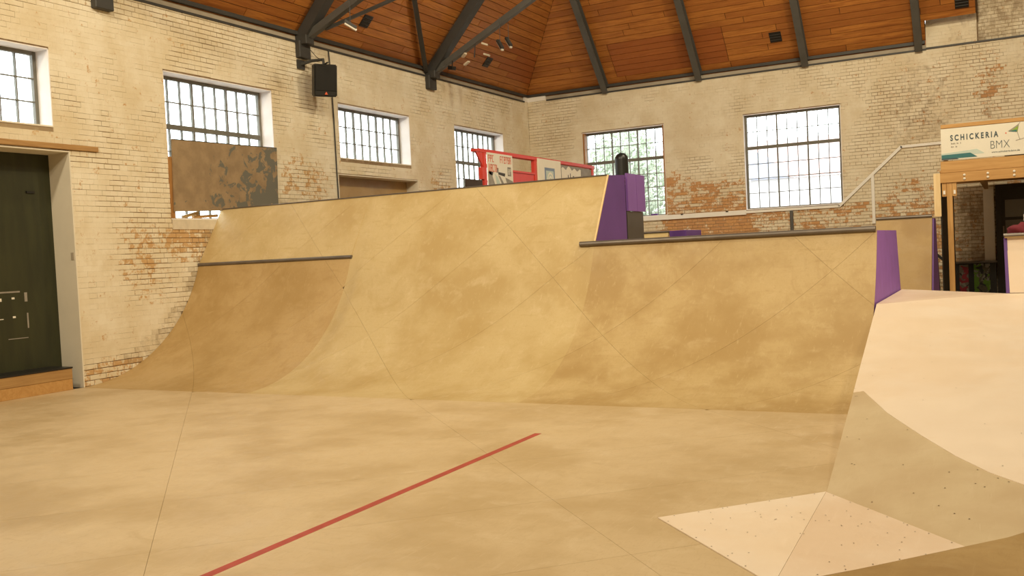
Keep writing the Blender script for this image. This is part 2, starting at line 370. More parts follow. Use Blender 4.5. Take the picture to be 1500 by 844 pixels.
def brickwork(wall, mp, u0, u1, zlo, zhi, holes, field, skip, mat, shift=0., rect_only=None, limit=280, score=None, dep=0.):
    items = []
    nrow = int(math.ceil((zhi - zlo) / BH))
    for r in range(nrow):
        z0 = zlo + r * BH; z1 = min(zhi, z0 + BH); P = ST if r % 2 else HD
        u = u0 - (ST / 4 if r % 2 else 0) - (r % 4 == 3) * ST * .5
        while u < u1:
            a, b = max(u, u0), min(u + P, u1); u += P
            if b - a < .02: continue
            segs = [(a, b)]
            for h in holes:
                if h[2] - .03 < (z0 + z1) / 2 < h[3] + .03:
                    ns = []
                    for s, e in segs:
                        if e <= h[0] or s >= h[1]: ns.append((s, e)); continue
                        if s < h[0] - .015: ns.append((s, h[0]))
                        if e > h[1] + .015: ns.append((h[1], e))
                    segs = ns
            for s, e in segs:
                if e - s < .02: continue
                cu, cz = (s + e) / 2, (z0 + z1) / 2
                if skip(cu, cz): continue
                fl, ex, gr = field(cu, cz)
                fl = min(1, max(0, fl + rnd.gauss(0, .16) + .7 * (fbm(cu, cz, 3.1, 55.) - .5)))
                g = .0003 + .0058 * (1 - fl) ** 1.3; ch = .0004 + .0055 * (1 - fl); gu = g * rnd.uniform(.15, 1.)
                df = dep + .0 + rnd.uniform(-.0035, .0035) * (1 - fl)
                if rnd.random() < .012 * (1 - fl): df += .006
                V, F = brick_mesh(s + gu, e - gu, z0 + g, z1 - g * rnd.uniform(.4, 1.), df, dep + .013, ch, mp, .0030 * (1 - fl))
                items.append((score(cu, cz) if score else 0, V, F, (min(1, max(0, ex + rnd.gauss(0, .05) + (rnd.gauss(0, .13) if ex > .25 else 0))), rnd.random(), min(1, max(0, gr + rnd.gauss(0, .05))), 1), s, e))
    items.sort(key=lambda t: -t[0])
    big = [i for i in items[:limit] if i[0] > 0] if score else []
    rest = items[len(big):]
    def mk(lst, name, **kw):
        V, F, C = [], [], []
        for it in lst:
            o = len(V); V += it[1]; F += [tuple(i + o for i in f) for f in it[2]]; C += [it[3]] * len(it[1])
        me = bpy.data.meshes.new(name); me.from_pydata(V, [], F); me.update()
        at = me.attributes.new('brk', 'FLOAT_COLOR', 'POINT'); at.data.foreach_set('color', [c for q in C for c in q])
        bm = bmesh.new(); bm.from_mesh(me); bmesh.ops.recalc_face_normals(bm, faces=bm.faces[:]); bm.to_mesh(me); bm.free()
        return link(name, me, mat, wall, **kw)
    for it in big: mk([it], 'brick')
    if rest: mk(rest, 'brickwork', kind='stuff')
def scoreL(y, z):
    d = (Vector((0, y, z)) - CAM); p = d.dot(fw)
    x_, y_ = 750 + 1377.3 * d.dot(r2) / p, 422 - 1377.3 * d.dot(u2) / p
    if not (2 < x_ < 1498 and 2 < y_ < 842) or z < ramp_top_at(y) + .1: return 0
    if -12.1 < y < -9.7 and 2.3 < z < 3.55: return 0
    return 1 / d.length ** 3
def scoreB(x, z):
    d = (Vector((x, 0, z)) - CAM); p = d.dot(fw)
    x_, y_ = 750 + 1377.3 * d.dot(r2) / p, 422 - 1377.3 * d.dot(u2) / p
    if not (2 < x_ < 1498 and 2 < y_ < 842) or z < 1.95: return 0
    if x > 9.6 and z < 3.7: return 0
    return 1 / d.length ** 3
brickwork(wall_left, mpL, -16.6, 0., 0., ZT, holesL, fieldL, lambda u, z: z < ramp_top_at(u) - .25 and u > -13.4, M['brickL'], score=scoreL)
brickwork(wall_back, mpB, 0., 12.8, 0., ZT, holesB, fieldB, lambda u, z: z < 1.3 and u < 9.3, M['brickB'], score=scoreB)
brickwork(wall_back, mpB, 9.57, 10.55, ZT + .03, 7.2, [], fieldB, lambda u, z: False, M['brickB'], limit=0)
brickwork(wall_back, mpB, 10.57, 12.8, ZT + .03, 8.0, [], fieldB, lambda u, z: False, M['brickB'], limit=0, dep=.09)
# unseen closing walls
box('wall_right', (16., -26.2, 0), (16.3, .45, ZC), M['plaster'], kind='structure', label='plain side wall beyond the right of the ramps', cat='wall')
box('wall_front', (-.45, -26.5, 0), (16.3, -26.2, ZC), M['plaster'], kind='structure', label='plain end wall behind the viewer', cat='wall')
# ------------------------------------------------------------------ ceiling
SL, X0, Z0 = 1.1, -.05, 5.66
zr = lambda d: Z0 + SL * (d - X0)             # roof underside at distance d from either wall
cth = 1 / math.sqrt(1 + SL * SL); sth = SL * cth
ceiling = empty('ceiling', (5, -5, 7), label='hipped timber roof lining of orange brown planks', cat='ceiling', kind='structure')
DX = (ZC - Z0) / SL + X0
bm = bmesh.new(); off = Vector((-sth * .15, 0, cth * .15))
lo = .02
def rp(x, y, d, extra=.03): return Vector((x, y, zr(d) + extra))
add_prism(bm, [rp(-.5, -26.4, -.5), rp(-.5, .5, -.5), rp(DX, -DX, DX), rp(DX, -26.4, DX)], (0, 0, .25))
add_prism(bm, [rp(-.5, .5, -.5), rp(9.57, .5, -.5), rp(9.57, -.26, .26), rp(10.55, -.26, .26), rp(10.55, -DX, DX), rp(DX, -DX, DX)], (0, 0, .25))
add_box(bm, (DX - .05, -26.4, ZC), (16.3, .45, ZC + .2))
add_prism(bm, [(10.55, -.26, zr(.26)), (10.55, -DX, ZC), (10.55, .0, ZC)], (.03, 0, 0))
from_bm('roof_boarding', bm, M['roofslab'], ceiling)
PW = .156
def plank(lo_d, hi_d, a0, a1, b0, b1, side, mat):
    """one board: lower edge a0..a1, upper edge b0..b1 along the eave; side 0 left slope, 1 end slope"""
    g = .006; d0, d1 = lo_d * cth + X0, hi_d * cth + X0
    gd = g * cth
    def pt(d, s, o):
        n = Vector((sth, 0, -cth)) * o
        p = Vector((d, s, zr(d))) + n
        return p if side == 0 else Vector((s, -p.x, p.z))
    bm = bmesh.new(); th = .02
    top = [pt(d0 + gd, a0 + g, 0), pt(d0 + gd, a1 - g, 0), pt(d1 - gd, b1 - g, 0), pt(d1 - gd, b0 + g, 0)]
    bot = [pt(d0 + gd, a0 + g, -th - .01), pt(d0 + gd, a1 - g, -th - .01), pt(d1 - gd, b1 - g, -th - .01), pt(d1 - gd, b0 + g, -th - .01)]
    va = [bm.verts.new(p) for p in top]; vb = [bm.verts.new(p) for p in bot]
    bm.faces.new(va); bm.faces.new(vb[::-1])
    for i in range(4): bm.faces.new((va[i], vb[i], vb[(i + 1) % 4], va[(i + 1) % 4]))
    from_bm('roof_plank', bm, mat, ceiling)
def cuts(a, b, r):
    c = [a]; x = a + r.uniform(.8, 3.2)
    while x < b - .5: c.append(x); x += r.uniform(2.2, 3.8)
    return c + [b]
rp_ = random.Random(3)
for k in range(0, 21):
    lo_d, hi_d = k * PW, (k + 1) * PW; d0, d1 = lo_d * cth + X0, hi_d * cth + X0
    c = cuts(-17.5, -d0, rp_)                    # left slope, ends on the hip
    for i, (a, b) in enumerate(zip(c, c[1:])):
        last = i == len(c) - 2
        dark = -2.3 < (a + b) / 2 < -.2 and 2 <= k <= 6 and last
        plank(lo_d, hi_d, a, b, a, -d1 if last else b, 0, M['plankD'] if dark else M['plankL'])
    c = cuts(d0, 10.55, rp_)
    if 0 < k < 7:
        c = [d0] + [x for x in c[1:-1] if x < 1.9] + [2.55] + [5.35] + [x for x in c[1:-1] if x > 6.1] + [10.55]
    for i, (a, b) in enumerate(zip(c, c[1:])):
        if d1 < .3:
            if a > 9.57: continue
            b = min(b, 9.57)
            if b - a < .05: continue
        dark = 2.5 < a < 3 and 1 <= k <= 6
        plank(lo_d, hi_d, a, b, d1 if i == 0 else a, b, 1, M['plankD'] if dark else M['plankB'])
# eave build up
box('trim_1', (-.40, -26., ZT), (-.03, .40, 5.56), M['dusty'], kind='structure', label='pale plastered strip under the roof along the long side wall', cat='trim')
box('trim_2', (-.02, .03, ZT), (9.57, .40, 5.56), M['dusty'], kind='structure', label='pale plastered strip under the roof along the end wall', cat='trim')
box('trim_3', (-.40, -26., 5.56), (-.035, .40, 5.655), M['plankL'], kind='structure', label='brown fascia board under the roof on the side wall', cat='trim')
box('trim_4', (-.035, .035, 5.56), (9.57, .40, 5.655), M['plankB'], kind='structure', label='brown fascia board under the roof on the end wall', cat='trim')
for nm, lo_, hi_, lb in [('eave_rail', (-.02, -26., 5.435), (.018, -.2, 5.472), 'thin dark steel angle capping the cream side wall'),
                     ('eave_rail', (.55, -.018, 5.435), (9.57, .02, 5.472), 'thin dark steel angle capping the end wall under the rafters'),
                     ('eave_rail', (9.57, -.03, 5.45), (12.9, .012, 5.485), 'thin dark steel angle crossing the brick wall right of the last rafter'),
                     ('eave_purlin', (-.03, -26., 5.575), (.035, -.02, 5.64), 'dark steel purlin along the foot of the side roof slope'),
                     ('eave_purlin', (.04, -.035, 5.575), (9.55, .03, 5.64), 'dark steel purlin along the foot of the end roof slope')]:
    box(nm, lo_, hi_, M['beam'], label=lb, cat='beam')
box('trim_5', (-.30, -.20, ZT), (.012, .1, 5.62), M['white'], kind='structure', label='white corner block on top of the side wall', cat='trim')
box('trim_6', (.0, -.012, ZT), (.52, .1, 5.62), M['white'], kind='structure', label='white corner block on top of the end wall', cat='trim')
# ------------------------------------------------------------------ floor sheets and quarter pipe sheets share one diagonal layout
def clip(poly, ax, val, keep_greater):
    out = []
    for i in range(len(poly)):
        p, q = poly[i], poly[(i + 1) % len(poly)]
        a = (p[ax] - val) * (1 if keep_greater else -1); b = (q[ax] - val) * (1 if keep_greater else -1)
        if a >= 0: out.append(p)
        if (a >= 0) != (b >= 0): t = a / (a - b); out.append((p[0] + t * (q[0] - p[0]), p[1] + t * (q[1] - p[1])))
    return out
def sheets(name, parent, mat, reg, mapf, ucuts, vcuts, th, gap=.0013):
    u0, u1, v0, v1 = reg; n = 0
    for i in range(-16, 16):
        w0 = -2.13 + 1.62 * i
        for j in range(-12, 12):
            s0 = 8.55 + 3.25 * j + (1.6 if i % 2 else 0) * 0
            q = [(w0 + gap, s0 + gap), (w0 + 1.62 - gap, s0 + gap), (w0 + 1.62 - gap, s0 + 3.25 - gap), (w0 + gap, s0 + 3.25 - gap)]
            poly = [((s - w) / 2, (s + w) / 2) for w, s in q]
            for ax, val, kg in ((0, u0, True), (0, u1, False), (1, v0, True), (1, v1, False)):
                if len(poly) >= 3: poly = clip(poly, ax, val, kg)
            if len(poly) < 3: continue
            ar = abs(sum(poly[k][0] * poly[(k + 1) % len(poly)][1] - poly[(k + 1) % len(poly)][0] * poly[k][1] for k in range(len(poly)))) / 2
            if ar < .004: continue
            bm = bmesh.new(); f = bm.faces.new([bm.verts.new((p[0], p[1], 0)) for p in poly])
            bmesh.ops.remove_doubles(bm, verts=bm.verts[:], dist=1e-5)
            for c in ucuts: bmesh.ops.bisect_plane(bm, geom=bm.verts[:] + bm.edges[:] + bm.faces[:], plane_co=(c, 0, 0), plane_no=(1, 0, 0))
            for c in vcuts: bmesh.ops.bisect_plane(bm, geom=bm.verts[:] + bm.edges[:] + bm.faces[:], plane_co=(0, c, 0), plane_no=(0, 1, 0))
            top = bm.faces[:]
            r = bmesh.ops.extrude_face_region(bm, geom=top)
            for e in r['geom']:
                if isinstance(e, bmesh.types.BMVert): e.co.z = 1
            # extruded copy is the visible face (z = 1), originals stay behind
            for v in bm.verts:
                p, nn = mapf(v.co.x, v.co.y); v.co = p if v.co.z > .5 else p - nn * th
            bmesh.ops.recalc_face_normals(bm, faces=bm.faces[:])
            me = bpy.data.meshes.new(name); bm.to_mesh(me); bm.free()
            if vcuts:
                for p in me.polygons: p.use_smooth = True
                me.set_sharp_from_angle(angle=math.radians(25))
            link(name, me, mat, parent); n += 1
    return n
floor = empty('floor', (6, -18, 0), label='worn tan plywood skate floor with a red line', cat='floor', kind='structure')
box('subfloor', (-.45, -26.2, -.25), (16.0, .45, -.012), M['core'], floor)
sheets('floor_sheet', floor, M['floor'], (0., 12.5, -9.6, 0.), lambda u, v: (Vector((u, v - 13.78, 0)), Vector((0, 0, 1))), [], [], .012)
box('floor_sheet', (0, -26.2, -.012), (16., -23.38, 0), M['floor'], floor); box('floor_sheet', (12.5, -23.38, -.012), (16., 0, 0), M['floor'], floor)
box('floor_sheet', (0, -13.78, -.012), (12.5, 0, -.004), M['floor'], floor)
box('painted_line', (7.515, -22.5, -.002), (7.575, -15.18, .0012), M['redline'], floor, label='red painted line')
# ------------------------------------------------------------------ quarter pipe
A58 = math.radians(58); V58 = 2.15 * A58; VC = 2.8496; VT = 3.868
def prof_mid(v):
    if v <= 0: return -13.78 + v, 0., 0.
    if v < V58: a = v / 2.15; return -13.78 + 2.15 * math.sin(a), 2.15 * (1 - math.cos(a)), a
    return -13.78 + 2.15 * math.sin(A58) + (v - V58) * math.cos(A58), 2.15 * (1 - math.cos(A58)) + (v - V58) * math.sin(A58), A58
CY, CZ, _ = prof_mid(VC)
RS = ((CY + 13.78) ** 2 + CZ ** 2) / (2 * CZ); AS = math.asin(min(1, (CY + 13.78) / RS))
def prof_steep(v):
    if v <= 0: return -13.78 + v, 0., 0.
    if v <= VC: a = v / VC * AS; return -13.78 + RS * math.sin(a), RS * (1 - math.cos(a)), a
    return prof_mid(v)
def steep_w(x): return max(1 - sstep(x, 2.93, 3.22), sstep(x, 6.22, 6.52))
def qmap(u, v):
    w = steep_w(u); a = prof_mid(v); b = prof_steep(v)
    y, z, an = [a[i] * (1 - w) + b[i] * w for i in range(3)]
    return Vector((u, y, z)), Vector((0, -math.sin(an), math.cos(an)))
XE, XW = 9.83, 6.61
qp = empty('quarter_pipe', (5, -12, 0), label='wide worn plywood quarter pipe with a higher wall ride at its left', cat='ramp')
vc = [i * .1 for i in range(1, 29)]
uc = [2.93 + i * .058 for i in range(6)]; uc2 = [6.22 + i * .06 for i in range(6)]
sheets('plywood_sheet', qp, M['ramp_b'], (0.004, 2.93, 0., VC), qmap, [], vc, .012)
sheets('plywood_sheet', qp, M['ramp'], (0.004, 2.93, VC, VT), qmap, [], [], .012)
sheets('plywood_sheet', qp, M['ramp'], (2.93, XW, 0., VT), qmap, uc + uc2, vc, .012)
sheets('plywood_sheet', qp, M['ramp_c'], (XW, XE, 0., VC), qmap, [], vc, .012)
# body under the sheets
bm = bmesh.new(); us = [0.004, 2.93, 3.0, 3.1, 3.22, 6.22, 6.35, 6.52, XW]; g = []
def body(us, vs, mat, name):
    bm = bmesh.new(); G = []
    for u in us:
        row = []
        for v in vs:
            p, n = qmap(u, v); p = p - n * .014; p.z = max(p.z, .001); row.append(bm.verts.new(p))
        G.append(row)
    for a, b in zip(G, G[1:]):
        for i in range(len(vs) - 1): bm.faces.new((a[i], a[i + 1], b[i + 1], b[i]))
    return from_bm(name, bm, mat, qp)
bm.free()
vs_ = [.25 + i * .1 for i in range(27)] + [VC - .02]
body([0.004, 2.93, 3.0, 3.1, 3.22, 6.22, 6.35, 6.52, XW - .01], vs_ + [VT - .01], M['core'], 'frame_skin')
body([XW - .01, XE - .01], vs_, M['core'], 'frame_skin')
TY, TZ, _ = prof_mid(VT)
# decks
box('deck', (0.004, TY + .02, TZ - .05), (XW - .02, -9.82, TZ - .012), M['ramp'], qp, .004)
box('deck', (XW + .02, CY + .03, CZ - .045), (XE - .02, -9.54, CZ - .012), M['ramp'], qp, .004)
# steel edges
tube('coping', [(6.43, CY - .012, CZ + .008), (XE - .01, CY - .012, CZ + .008)], .032, M['steel'], qp, 12, label='long steel coping pipe')
tube('coping', [(0.01, CY - .002, CZ + .002), (2.95, CY - .002, CZ + .002)], .026, M['steel'], qp, 12, label='short steel coping pipe under the wall ride')
box('edge_strip', (0.02, TY - .012, TZ - .006), (XW - .01, TY + .03, TZ + .012), M['steel'], qp, .003)
# purple side panels
def side_poly(x, off_y, vmax, back_y, inset=.016):
    pts = []
    k = 0
    vv = [.02] + [i * .1 for i in range(1, 40) if i * .1 < vmax] + [vmax]
    for v in vv:
        p, n = qmap(x, v); q = p - n * inset; q.z = max(q.z, 0.002); pts.append((x, q.y, q.z))
    pts += [(x, back_y - .14, pts[-1][2]), (x, back_y + .18, .75), (x, back_y + .18, .002)]
    return pts
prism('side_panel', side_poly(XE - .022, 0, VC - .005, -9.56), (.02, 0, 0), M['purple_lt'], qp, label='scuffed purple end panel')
p_ = [qmap(XW, v)[0] for v in (VC - .03, 3.2, 3.5, VT)]
prism('side_panel', [(XW - .02, q.y + .02, q.z) for q in p_] + [(XW - .02, -10.5, TZ + .03), (XW - .02, -10.5, CZ - .03)], (.03, 0, 0), M['purple'], qp, label='dark purple side of the wall ride')
bar('edge_batten', (XW + .004, p_[0].y, p_[0].z + .02), (XW + .004, p_[3].y, p_[3].z), .018, .016, M['pine_lt'], qp)
box('guard_panel', (XW + .0, -10.46, 2.005), (XW + .03, -10.13, 2.50), M['purple_mid'], qp); box('guard_panel', (XW + .0, -10.122, 2.005), (XW + .03, -9.80, 2.50), M['purple_mid'], qp)
box('metal_panel', (XW - .015, -10.47, CZ - .01), (XW + .012, -9.86, 2.0), M['sheetmetal'], qp, label='dark sheet metal panel below the purple guard')
box('support_post', (XW - .12, -9.9, .0), (XW - .03, -9.82, TZ - .05), M['pine_z'], qp); box('support_post', (.05, -9.9, .0), (.14, -9.82, TZ - .05), M['pine_z'], qp)
# ------------------------------------------------------------------ new birch bank on the right
bank = empty('bank_ramp', (10.8, -14, 0), label='new pale birch bank with a greyish lower sheet right of the quarter pipe', cat='ramp')
P = Vector((10.07, -16.41, .004)); Q = Vector((10.862, -17.264, .004)); E0 = Vector((9.85, -12.0, .82))
Cc = [Vector(c) for c in [(9.982, -14.652, .327), (10.058, -14.662, .341), (10.286, -15.222, .279), (10.542, -15.734, .233), (10.756, -16.133, .200), (10.938, -16.423, .181), (11.101, -16.63, .175), (11.55, -17.05, .19), (12.4, -17.6, .25)]]
Tt = [E0, Vector((10.03, -11.87, .825)), Vector((10.36, -11.5, .83)), Vector((10.67, -11.15, .83)), Vector((10.86, -10.98, .83)), Vector((11.036, -10.81, .83)), Vector((11.3, -10.81, .83)), Vector((11.8, -10.81, .83)), Vector((12.6, -10.81, .83))]
Q2 = Vector((11.091, -17.249 + .16, .052)); Q3 = Vector((12.45, -16.2, .36)); Q2 = Vector((11.1, -17.08, .05))
def strip(name, A, B, mat, n=8, sag=.0, th=.015):
    bm = bmesh.new(); G = []
    for a, b in zip(A, B):
        row = []
        for i in range(n + 1):
            t = i / n; p = a.lerp(b, t); p = p + Vector((0, 0, -sag * 4 * t * (1 - t))); row.append(p)
        G.append(row)
    T = [[bm.verts.new(p) for p in r] for r in G]; Bm = [[bm.verts.new(p - Vector((0, 0, th))) for p in r] for r in G]
    m = len(G)
    for i in range(m - 1):
        for j in range(n):
            bm.faces.new((T[i][j], T[i + 1][j], T[i + 1][j + 1], T[i][j + 1])); bm.faces.new((Bm[i][j], Bm[i][j + 1], Bm[i + 1][j + 1], Bm[i + 1][j]))
    for j in range(n):
        bm.faces.new((T[0][j], T[0][j + 1], Bm[0][j + 1], Bm[0][j])); bm.faces.new((T[-1][j], Bm[-1][j], Bm[-1][j + 1], T[-1][j + 1]))
    for i in range(m - 1):
        bm.faces.new((T[i][0], Bm[i][0], Bm[i + 1][0], T[i + 1][0])); bm.faces.new((T[i][n], T[i + 1][n], Bm[i + 1][n], Bm[i][n]))
    return from_bm(name, bm, mat, bank, True)
o = strip('birch_sheet', Cc, Tt, M['birch'], 10, .0)
o.data.set_sharp_from_angle(angle=math.radians(30))
# lower greyish sheet, fan from base line to the curved cut
low = [P, P.lerp(Q, .3), P.lerp(Q, .6), P.lerp(Q, .85), Q, Q.lerp(Q2, .5), Q2, Q2.lerp(Q3, .4), Q3]
hi_ = [c - Vector((0, 0, .003)) for c in Cc]
o = strip('lower_sheet', low, hi_, M['grey_ply'], 6, .0); o['label'] = 'greyish lower plywood sheet'
o.data.set_sharp_from_angle(angle=math.radians(30))
prism('platform_sheet', [(9.845, -11.99, .80), (10.67, -11.15, .81), (11.036, -10.81, .81), (9.845, -9.42, .81)], (0, 0, .02), M['birch_b'], bank)
prism('side_wall', [(P.x + .004, P.y + .05, .0), (P.x + .004, P.y + .05, .002), (E0.x + .006, E0.y, .80), (E0.x + .006, -9.45, .80), (E0.x + .006, -9.45, .0)], (.015, 0, 0), M['birch_b'], bank)
bm = bmesh.new()
def screw(bm, p, r=.0045):
    c = bmesh.ops.create_circle(bm, cap_ends=True, segments=6, radius=r)['verts']
    for v in c: v.co += Vector(p)
rs = random.Random(5)
for k in range(40):
    i = rs.uniform(0, 7.6); t = rs.random(); a = Cc[int(i)].lerp(Cc[int(i) + 1], i % 1); b = Tt[int(i)].lerp(Tt[int(i) + 1], i % 1); screw(bm, a.lerp(b, round(t * 8) / 8 * .94 + .03) + Vector((0, 0, .003)))
for k in range(26):
    i = rs.uniform(0, 7.6); t = rs.random(); a = low[int(i)].lerp(low[int(i) + 1], i % 1); b = hi_[int(i)].lerp(hi_[int(i) + 1], i % 1); screw(bm, a.lerp(b, round(t * 4) / 4 * .9 + .05) + Vector((0, 0, .003)))
from_bm('screws', bm, M['screw'], bank, kind='stuff')
# brown facet in front of the lower sheet
prism('front_facet', [(Q.x, Q.y, -.006), (10.12, -18.05, -.006), (11.9, -18.4, .02), (Q3.x, Q3.y, .355), (Q2.x, Q2.y, .046)], (0, 0, .008), M['oldply'], bank, label='brown worn facet at the right front')
# patch of two pale triangular sheets lying on the floor
patch = empty('floor_patch', (10.1, -17.2, 0), label='square patch of two pale birch triangles screwed to the floor', cat='patch')
A_ = Vector((9.305, -17.235, .001)); Bc = Vector((10.12, -18.06, .001)); P0 = Vector((10.066, -16.415, .001)); Q0 = Vector((10.862, -17.264, .001))
prism('triangle_sheet', [P0, A_, Bc], (0, 0, .006), M['birch'], patch, label='lighter left triangle')
prism('triangle_sheet', [P0 + Vector((.0012, -.0012, 0)), Bc + Vector((.0012, 0, 0)), Q0], (0, 0, .005), M['birch_b'], patch, label='pinkish right triangle')
bm = bmesh.new()
for k in range(22):
    a, b = rs.random(), rs.random()
    if a + b > 1: a, b = 1 - a, 1 - b
    for q in (A_, Q0):
        screw(bm, P0 + (q - P0) * a * .96 + (Bc - P0) * b * .96 + Vector((0, 0, .0075)), .0035)
for q0, q1 in ((P0, A_), (A_, Bc), (Bc, Q0), (Q0, P0)):
    c_ = (A_ + Q0) / 2
    for k in range(7): screw(bm, (q0.lerp(q1, (k + .5) / 7)).lerp(c_, .03) + Vector((0, 0, .0075)), .004)
from_bm('screws', bm, M['screw'], patch, kind='stuff')
# tall block above the bank at the right edge
blk = empty('landing_box', (11.6, -10.2, 0), label='tall pale birch box with purple edge above the bank', cat='ramp')
prism('front_sheet', [(11.045, -10.80, .835), (12.6, -10.80, .835), (12.6, -10.62, 1.42), (11.03, -10.62, 1.42)], (0, .02, 0), M['birch'], blk)
prism('side_panel', [(11.01, -10.80, .0), (11.01, -10.795, .835), (11.0, -10.62, 1.425), (11.0, -9.6, 1.425), (11.01, -9.6, .0)], (.034, 0, 0), M['purple'], blk, label='purple side panel')
box('top_board', (11.01, -10.66, 1.42), (12.6, -9.6, 1.45), M['oldply'], blk)
box('back_panel', (11.05, -9.62, 0), (12.6, -9.6, 1.42), M['oldply'], blk)
tube('coping', [(11.0, -10.65, 1.452), (12.6, -10.65, 1.452)], .02, M['steel'], blk, 10)
# things on top of it
bm = bmesh.new(); bmesh.ops.create_icosphere(bm, subdivisions=3, radius=1)
for v in bm.verts:
    n = noise.noise(v.co * 1.7); v.co = Vector((v.co.x * .16 * (1 + .4 * n), v.co.y * .11 * (1 + .3 * n), max(-.045, v.co.z * .08 * (1 + .6 * n))))
    v.co += Vector((11.21, -10.38, 1.497))
o = from_bm('cloth_bundle', bm, M['burgundy'], None, True); tag(o, 'burgundy cloth bundle lying on the tall pale box', 'cloth')
o = box('graffiti_board', (11.20, -10.20, 1.451), (11.75, -10.17, 1.70), M['graffw'], None, .004); tag(o, 'white board with black scribbles standing on the tall pale box', 'board')
# ------------------------------------------------------------------ windows
def window(n, wall, mp, a, b, zs, depth, rows, label, transom=True, mesh_guard=False, trim=False, wid=0):
    w = empty('window_%d' % n, Vector(mp((a + b) / 2, depth, zs)), label=label, cat='window', kind='structure')
    def bx(name, u0, u1, d0, d1, z0, z1, mat, bev=0., **kw):
        p, q = mp(u0, d0, z0), mp(u1, d1, z1)
        return box(name, [min(p[i], q[i]) for i in range(3)], [max(p[i], q[i]) for i in range(3)], mat, w, bev, **kw)
    e = .012
    # reveals
    bx('reveal', a, a + e, .004, .44, zs, ZW, M['reveal']); bx('reveal', b - e, b, .004, .44, zs, ZW, M['reveal'])
    bx('reveal', a, b, .004, .44, ZW - e, ZW, M['reveal']); bx('sill', a, b, .002, .44, zs, zs + .02, M['plaster'] if not transom else M['reveal'])
    a1, b1, z0, z1 = a + e, b - e, zs + .02, ZW - e
    F = .05
    d0, d1 = depth - .02, depth + .04
    bx('window_frame', a1, a1 + F, d0, d1, z0, z1, M['wframe'], .004); bx('window_frame', b1 - F, b1, d0, d1, z0, z1, M['wframe'], .004)
    bx('window_frame', a1 + F, b1 - F, d0, d1, z1 - F, z1, M['wframe'], .004); bx('window_frame', a1 + F, b1 - F, d0, d1, z0, z0 + F * .5, M['wframe'], .004)
    ia, ib, iz0, iz1 = a1 + F, b1 - F, z0 + F * .5, z1 - F
    zlines = []
    if transom:
        T = .075; ph = (iz1 - iz0 - T) / 6
        bx('transom', ia, ib, d0, d1, iz1 - 2 * ph - T, iz1 - 2 * ph, M['wframe'], .004)
        cells = [(iz1 - (k + 1) * ph, iz1 - k * ph) for k in range(2)] + [(iz0 + k * ph, iz0 + (k + 1) * ph) for k in range(4)]
        bars = [iz1 - ph, iz0 + ph, iz0 + 2 * ph, iz0 + 3 * ph]
    else:
        ph = (iz1 - iz0) / rows; cells = [(iz0 + k * ph, iz0 + (k + 1) * ph) for k in range(rows)]; bars = [iz0 + k * ph for k in range(1, rows)]
    pw = (ib - ia) / 9
    for k in range(1, 9):
        t = .016 if k % 3 == 0 else .0075
        bx('glazing_bar', ia + k * pw - t, ia + k * pw + t, d0 + .005, d1 - .01, iz0, iz1, M['wframe'])
    for z in bars: bx('glazing_bar', ia, ib, d0 + .007, d1 - .012, z - .0075, z + .0075, M['wframe'])
    pme = None
    for zz0, zz1 in cells:
        for k in range(9):
            c = Vector(mp(ia + (k + .5) * pw, depth + .012, (zz0 + zz1) / 2))
            if pme is None:
                pb = bmesh.new(); p, q = mp(-pw / 2 + .004, -.002, -(zz1 - zz0) / 2 + .004), mp(pw / 2 - .004, .002, (zz1 - zz0) / 2 - .004)
                add_box(pb, [min(p[i], q[i]) for i in range(3)], [max(p[i], q[i]) for i in range(3)])
                pme = bpy.data.meshes.new('pane'); pb.to_mesh(pme); pb.free(); pme.materials.append(M['glass'])
            o = bpy.data.objects.new('pane', pme); COL.objects.link(o); o.parent = w; o.location = c - w.location
    if mesh_guard:
        gb = bmesh.new(); k = a + .05
        while k < b:
            p, q = mp(k - .002, depth + .10, zs + .03), mp(k + .002, depth + .104, ZW - .02); add_box(gb, [min(p[i], q[i]) for i in range(3)], [max(p[i], q[i]) for i in range(3)]); k += .062
        k = zs + .1
        while k < ZW:
            p, q = mp(a + .02, depth + .104, k - .002), mp(b - .02, depth + .108, k + .002); add_box(gb, [min(p[i], q[i]) for i in range(3)], [max(p[i], q[i]) for i in range(3)]); k += .19
        from_bm('wire_guard', gb, M['wframe'], w, kind='stuff')
    if trim:
        bx('wooden_jamb', a + e, a + e + .05, -.004, depth - .03, zs + .02, ZW - e, M['trimwood']); bx('wooden_jamb', b - e - .03, b - e, -.006, depth - .03, zs + .02, ZW - e, M['trimwood'])
    return w
window(1, wall_left, mpL, *WIN_L[0], .27, 3, 'short barred window above the dark green door', False)
window(2, wall_left, mpL, *WIN_L[1], .27, 6, 'tall barred window half covered by the brown board')
window(3, wall_left, mpL, *WIN_L[2], .27, 3, 'short barred window above the boarded opening', False)
window(4, wall_left, mpL, *WIN_L[3], .27, 6, 'tall barred window behind the red frame near the corner', mesh_guard=True)
window(5, wall_back, mpB, *WIN_B[0], .16, 6, 'tall barred window with greenery behind the purple tower', mesh_guard=True, trim=True)
window(6, wall_back, mpB, *WIN_B[1], .12, 6, 'tall barred window in the middle of the end wall, buildings outside')
